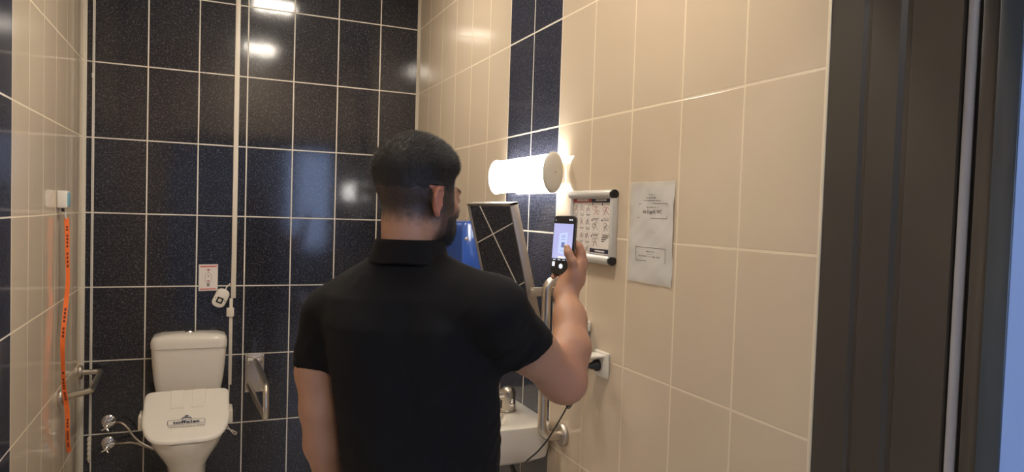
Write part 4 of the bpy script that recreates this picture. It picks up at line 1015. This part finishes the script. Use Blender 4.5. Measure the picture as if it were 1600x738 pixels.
for i in range(nn): b.faces.new((vr[i], vr[(i+1) % nn], vr[(len(rings)-1)*nn+(i+1) % nn], vr[(len(rings)-1)*nn+i]))
col = obj('collar', b, M['shirt'], shirt)
for r_, yy, zz in ((.0, .125, 1.33), (0, .129, 1.29)):
    b = B(); p = Vector((.412+math.sin(TAZ)*yy, 1.532+math.cos(TAZ)*yy, zz)); cyl(b, p, p+Vector((math.sin(TAZ), math.cos(TAZ), 0))*.006, .0055, n=14, bev=.001); obj('button', b, M['black_plastic'], shirt)
# ---- trousers and shoes
T = Field((.18, 1.30, FL+.03), (.70, 1.76, .96), .0075)
Ts3 = np.array((Ts[0], Ts[1], 0)); Tf3 = np.array((Tf[0], Tf[1], 0)); hc = np.array((.436, 1.516, .90))
T.op((.2, 1.3, .80), (.66, 1.74, .945), lambda X, Y, Z: np.maximum(((np.abs(((X-hc[0])*Ts[0]+(Y-hc[1])*Ts[1]))/.170)**2.3+(np.abs((X-hc[0])*Tf[0]+(Y-hc[1])*Tf[1])/.115)**2.3-1)*.06, np.abs(Z-.87)-.07), .03)
for s in (-1, 1):
    T.chain([hc+Ts3*s*.088-np.array((0, 0, .06)), hc+Ts3*s*.095+Tf3*.01-np.array((0, 0, .47)), hc+Ts3*s*.10-np.array((0, 0, .95))], [.094, .066, .052], .03)
T.op((.1, 1.2, FL+.03), (.8, 1.9, .96), lambda X, Y, Z: FL+.052-Z, .001, 'i')
V, F = T.mesh(); V = smooth_pts(V, F, 2, .5); np_obj('trousers', V, F, M['trousers'], man)
for s in (-1, 1):
    f0 = hc+Ts3*s*.10; f0[2] = FL; Sh = Field(f0-np.array((.2, .2, 0.0))-np.array((0, 0, .01)), f0+np.array((.2, .24, .13)), .006)
    Sh.cone(f0+Tf3*-.055+np.array((0, 0, .04)), f0+Tf3*.13+np.array((0, 0, .032)), .040, .036, .03); Sh.cone(f0+np.array((0, 0, .05)), f0+Tf3*-.01+np.array((0, 0, .09)), .042, .040, .03); Sh.cone(f0+Tf3*.13+Ts3*-s*.008+np.array((0, 0, .03)), f0+Tf3*.175+Ts3*-s*.012+np.array((0, 0, .024)), .042, .026, .02)
    Sh.D = np.maximum(Sh.D, (FL-(Sh.lo[2]+Sh.h*np.arange(Sh.n[2])))[None, None, :]).astype(np.float32)
    V, F = Sh.mesh(); np_obj('shoe', V, F, M['shoe'], man)

# ------------------------------------------------------------------ the phone in his hand
t = thing('phone', 'black smartphone held upright in the raised hand, its camera view lit on screen', 'phone', tuple(PHc))
RP = Matrix((Vector(Pu), Vector(Pv), Vector(-Pb))).transposed(); PC = Vector(PHc)
def phr(bm, w, h_, r, b0, b1, cu=0, cv=0, ch=0, n=6):
    rings = []
    lv = [(b0, -ch), (b0+ch, 0), (b1-ch, 0), (b1, -ch)] if ch else [(b0, 0), (b1, 0)]
    for bb, g in lv:
        rings.append([PC+RP@Vector((cu+p[0], cv+p[1], -bb)) for p in rrect(0, 0, w/2+g, h_/2+g, 0, r, n)])
    loft(bm, rings)
b = B(); phr(b, .0725, .1545, .011, 0, .0085, ch=.0015); obj('phone_body', b, M['phone_body'], t)
b = B(); phr(b, .0745, .1565, .012, .0030, .0100, ch=.0015); obj('case', b, M['phone_case'], t)
b = B(); phr(b, .026, .030, .007, .0098, .0120, -.018, .055); cb = obj('camera_bump', b, M['black_plastic'], t)
b = B(); phr(b, .0685, .1505, .009, -.0003, .0003); scn = obj('screen', b, M['black_plastic'], t)
mv, ntv, bv = base_mat('viewfinder'); tcv = nd(ntv, 'ShaderNodeTexCoord'); nv = nd(ntv, 'ShaderNodeTexNoise'); nv.inputs['Scale'].default_value = 14; lk(ntv, tcv.outputs['Object'], nv.inputs['Vector'])
cv_ = mixc(ntv, nv.outputs['Fac'], (.30, .32, .62), (.48, .47, .74)); lk(ntv, cv_, bv.inputs['Emission Color']); bv.inputs['Emission Strength'].default_value = .9; bv.inputs['Base Color'].default_value = (.02, .02, .03, 1); bv.inputs['Roughness'].default_value = .1
ps = Plane(ph(0, 0, -.0004), Pu, Pv)
es = lambda nme, c, s_: mat(nme, (.02, .02, .02), .2, emit=c, es=s_)
mpal = [mv, es('view_paper', (.50, .58, .92), .85), es('view_ink', (.16, .20, .42), .7), es('screen_white', (.8, .85, 1), .9), es('screen_warm', (.9, .85, .7), .8)]
b = B(); ps.poly(b, [(-.033, -.036), (.033, -.036), (.033, .056), (-.033, .056)], .0004, 0)
ps.poly(b, [(-.014, -.022), (.013, -.025), (.016, .034), (-.012, .030)], .0006, 1)
ps.poly(b, [(-.004, -.006), (.007, -.007), (.008, .007), (-.003, .007)], .0008, 2)
for y in (.024, .020, .014): ps.line(b, [(-.005, y), (.009, y+.001)], .0012, .0008, 2)
ps.line(b, [(-.006, -.015), (.008, -.016)], .0012, .0008, 2)
ps.poly(b, [(-.012, -.035), (.012, -.035), (.012, -.030), (-.012, -.030)], .0008, 4)
ps.poly(b, [(-.030, -.057), (-.021, -.057), (-.021, -.045), (-.030, -.045)], .0006, 3)
for x in (-.028, -.012, .004, .018): ps.line(b, [(x, -.0395), (x+.009, -.0395)], .0016, .0006, 3)
ps.disc(b, .0, -.056, .0065, h=.0006, mi=3)
ps.line(b, [(-.028, .066), (-.0275, .0635)], .002, .0006, 3); ps.line(b, [(.017, .0665), (.022, .0665)], .003, .0006, 3); ps.line(b, [(.024, .0665), (.029, .0665)], .003, .0006, 3)
obj('display_image', b, mpal, scn, smooth=False)
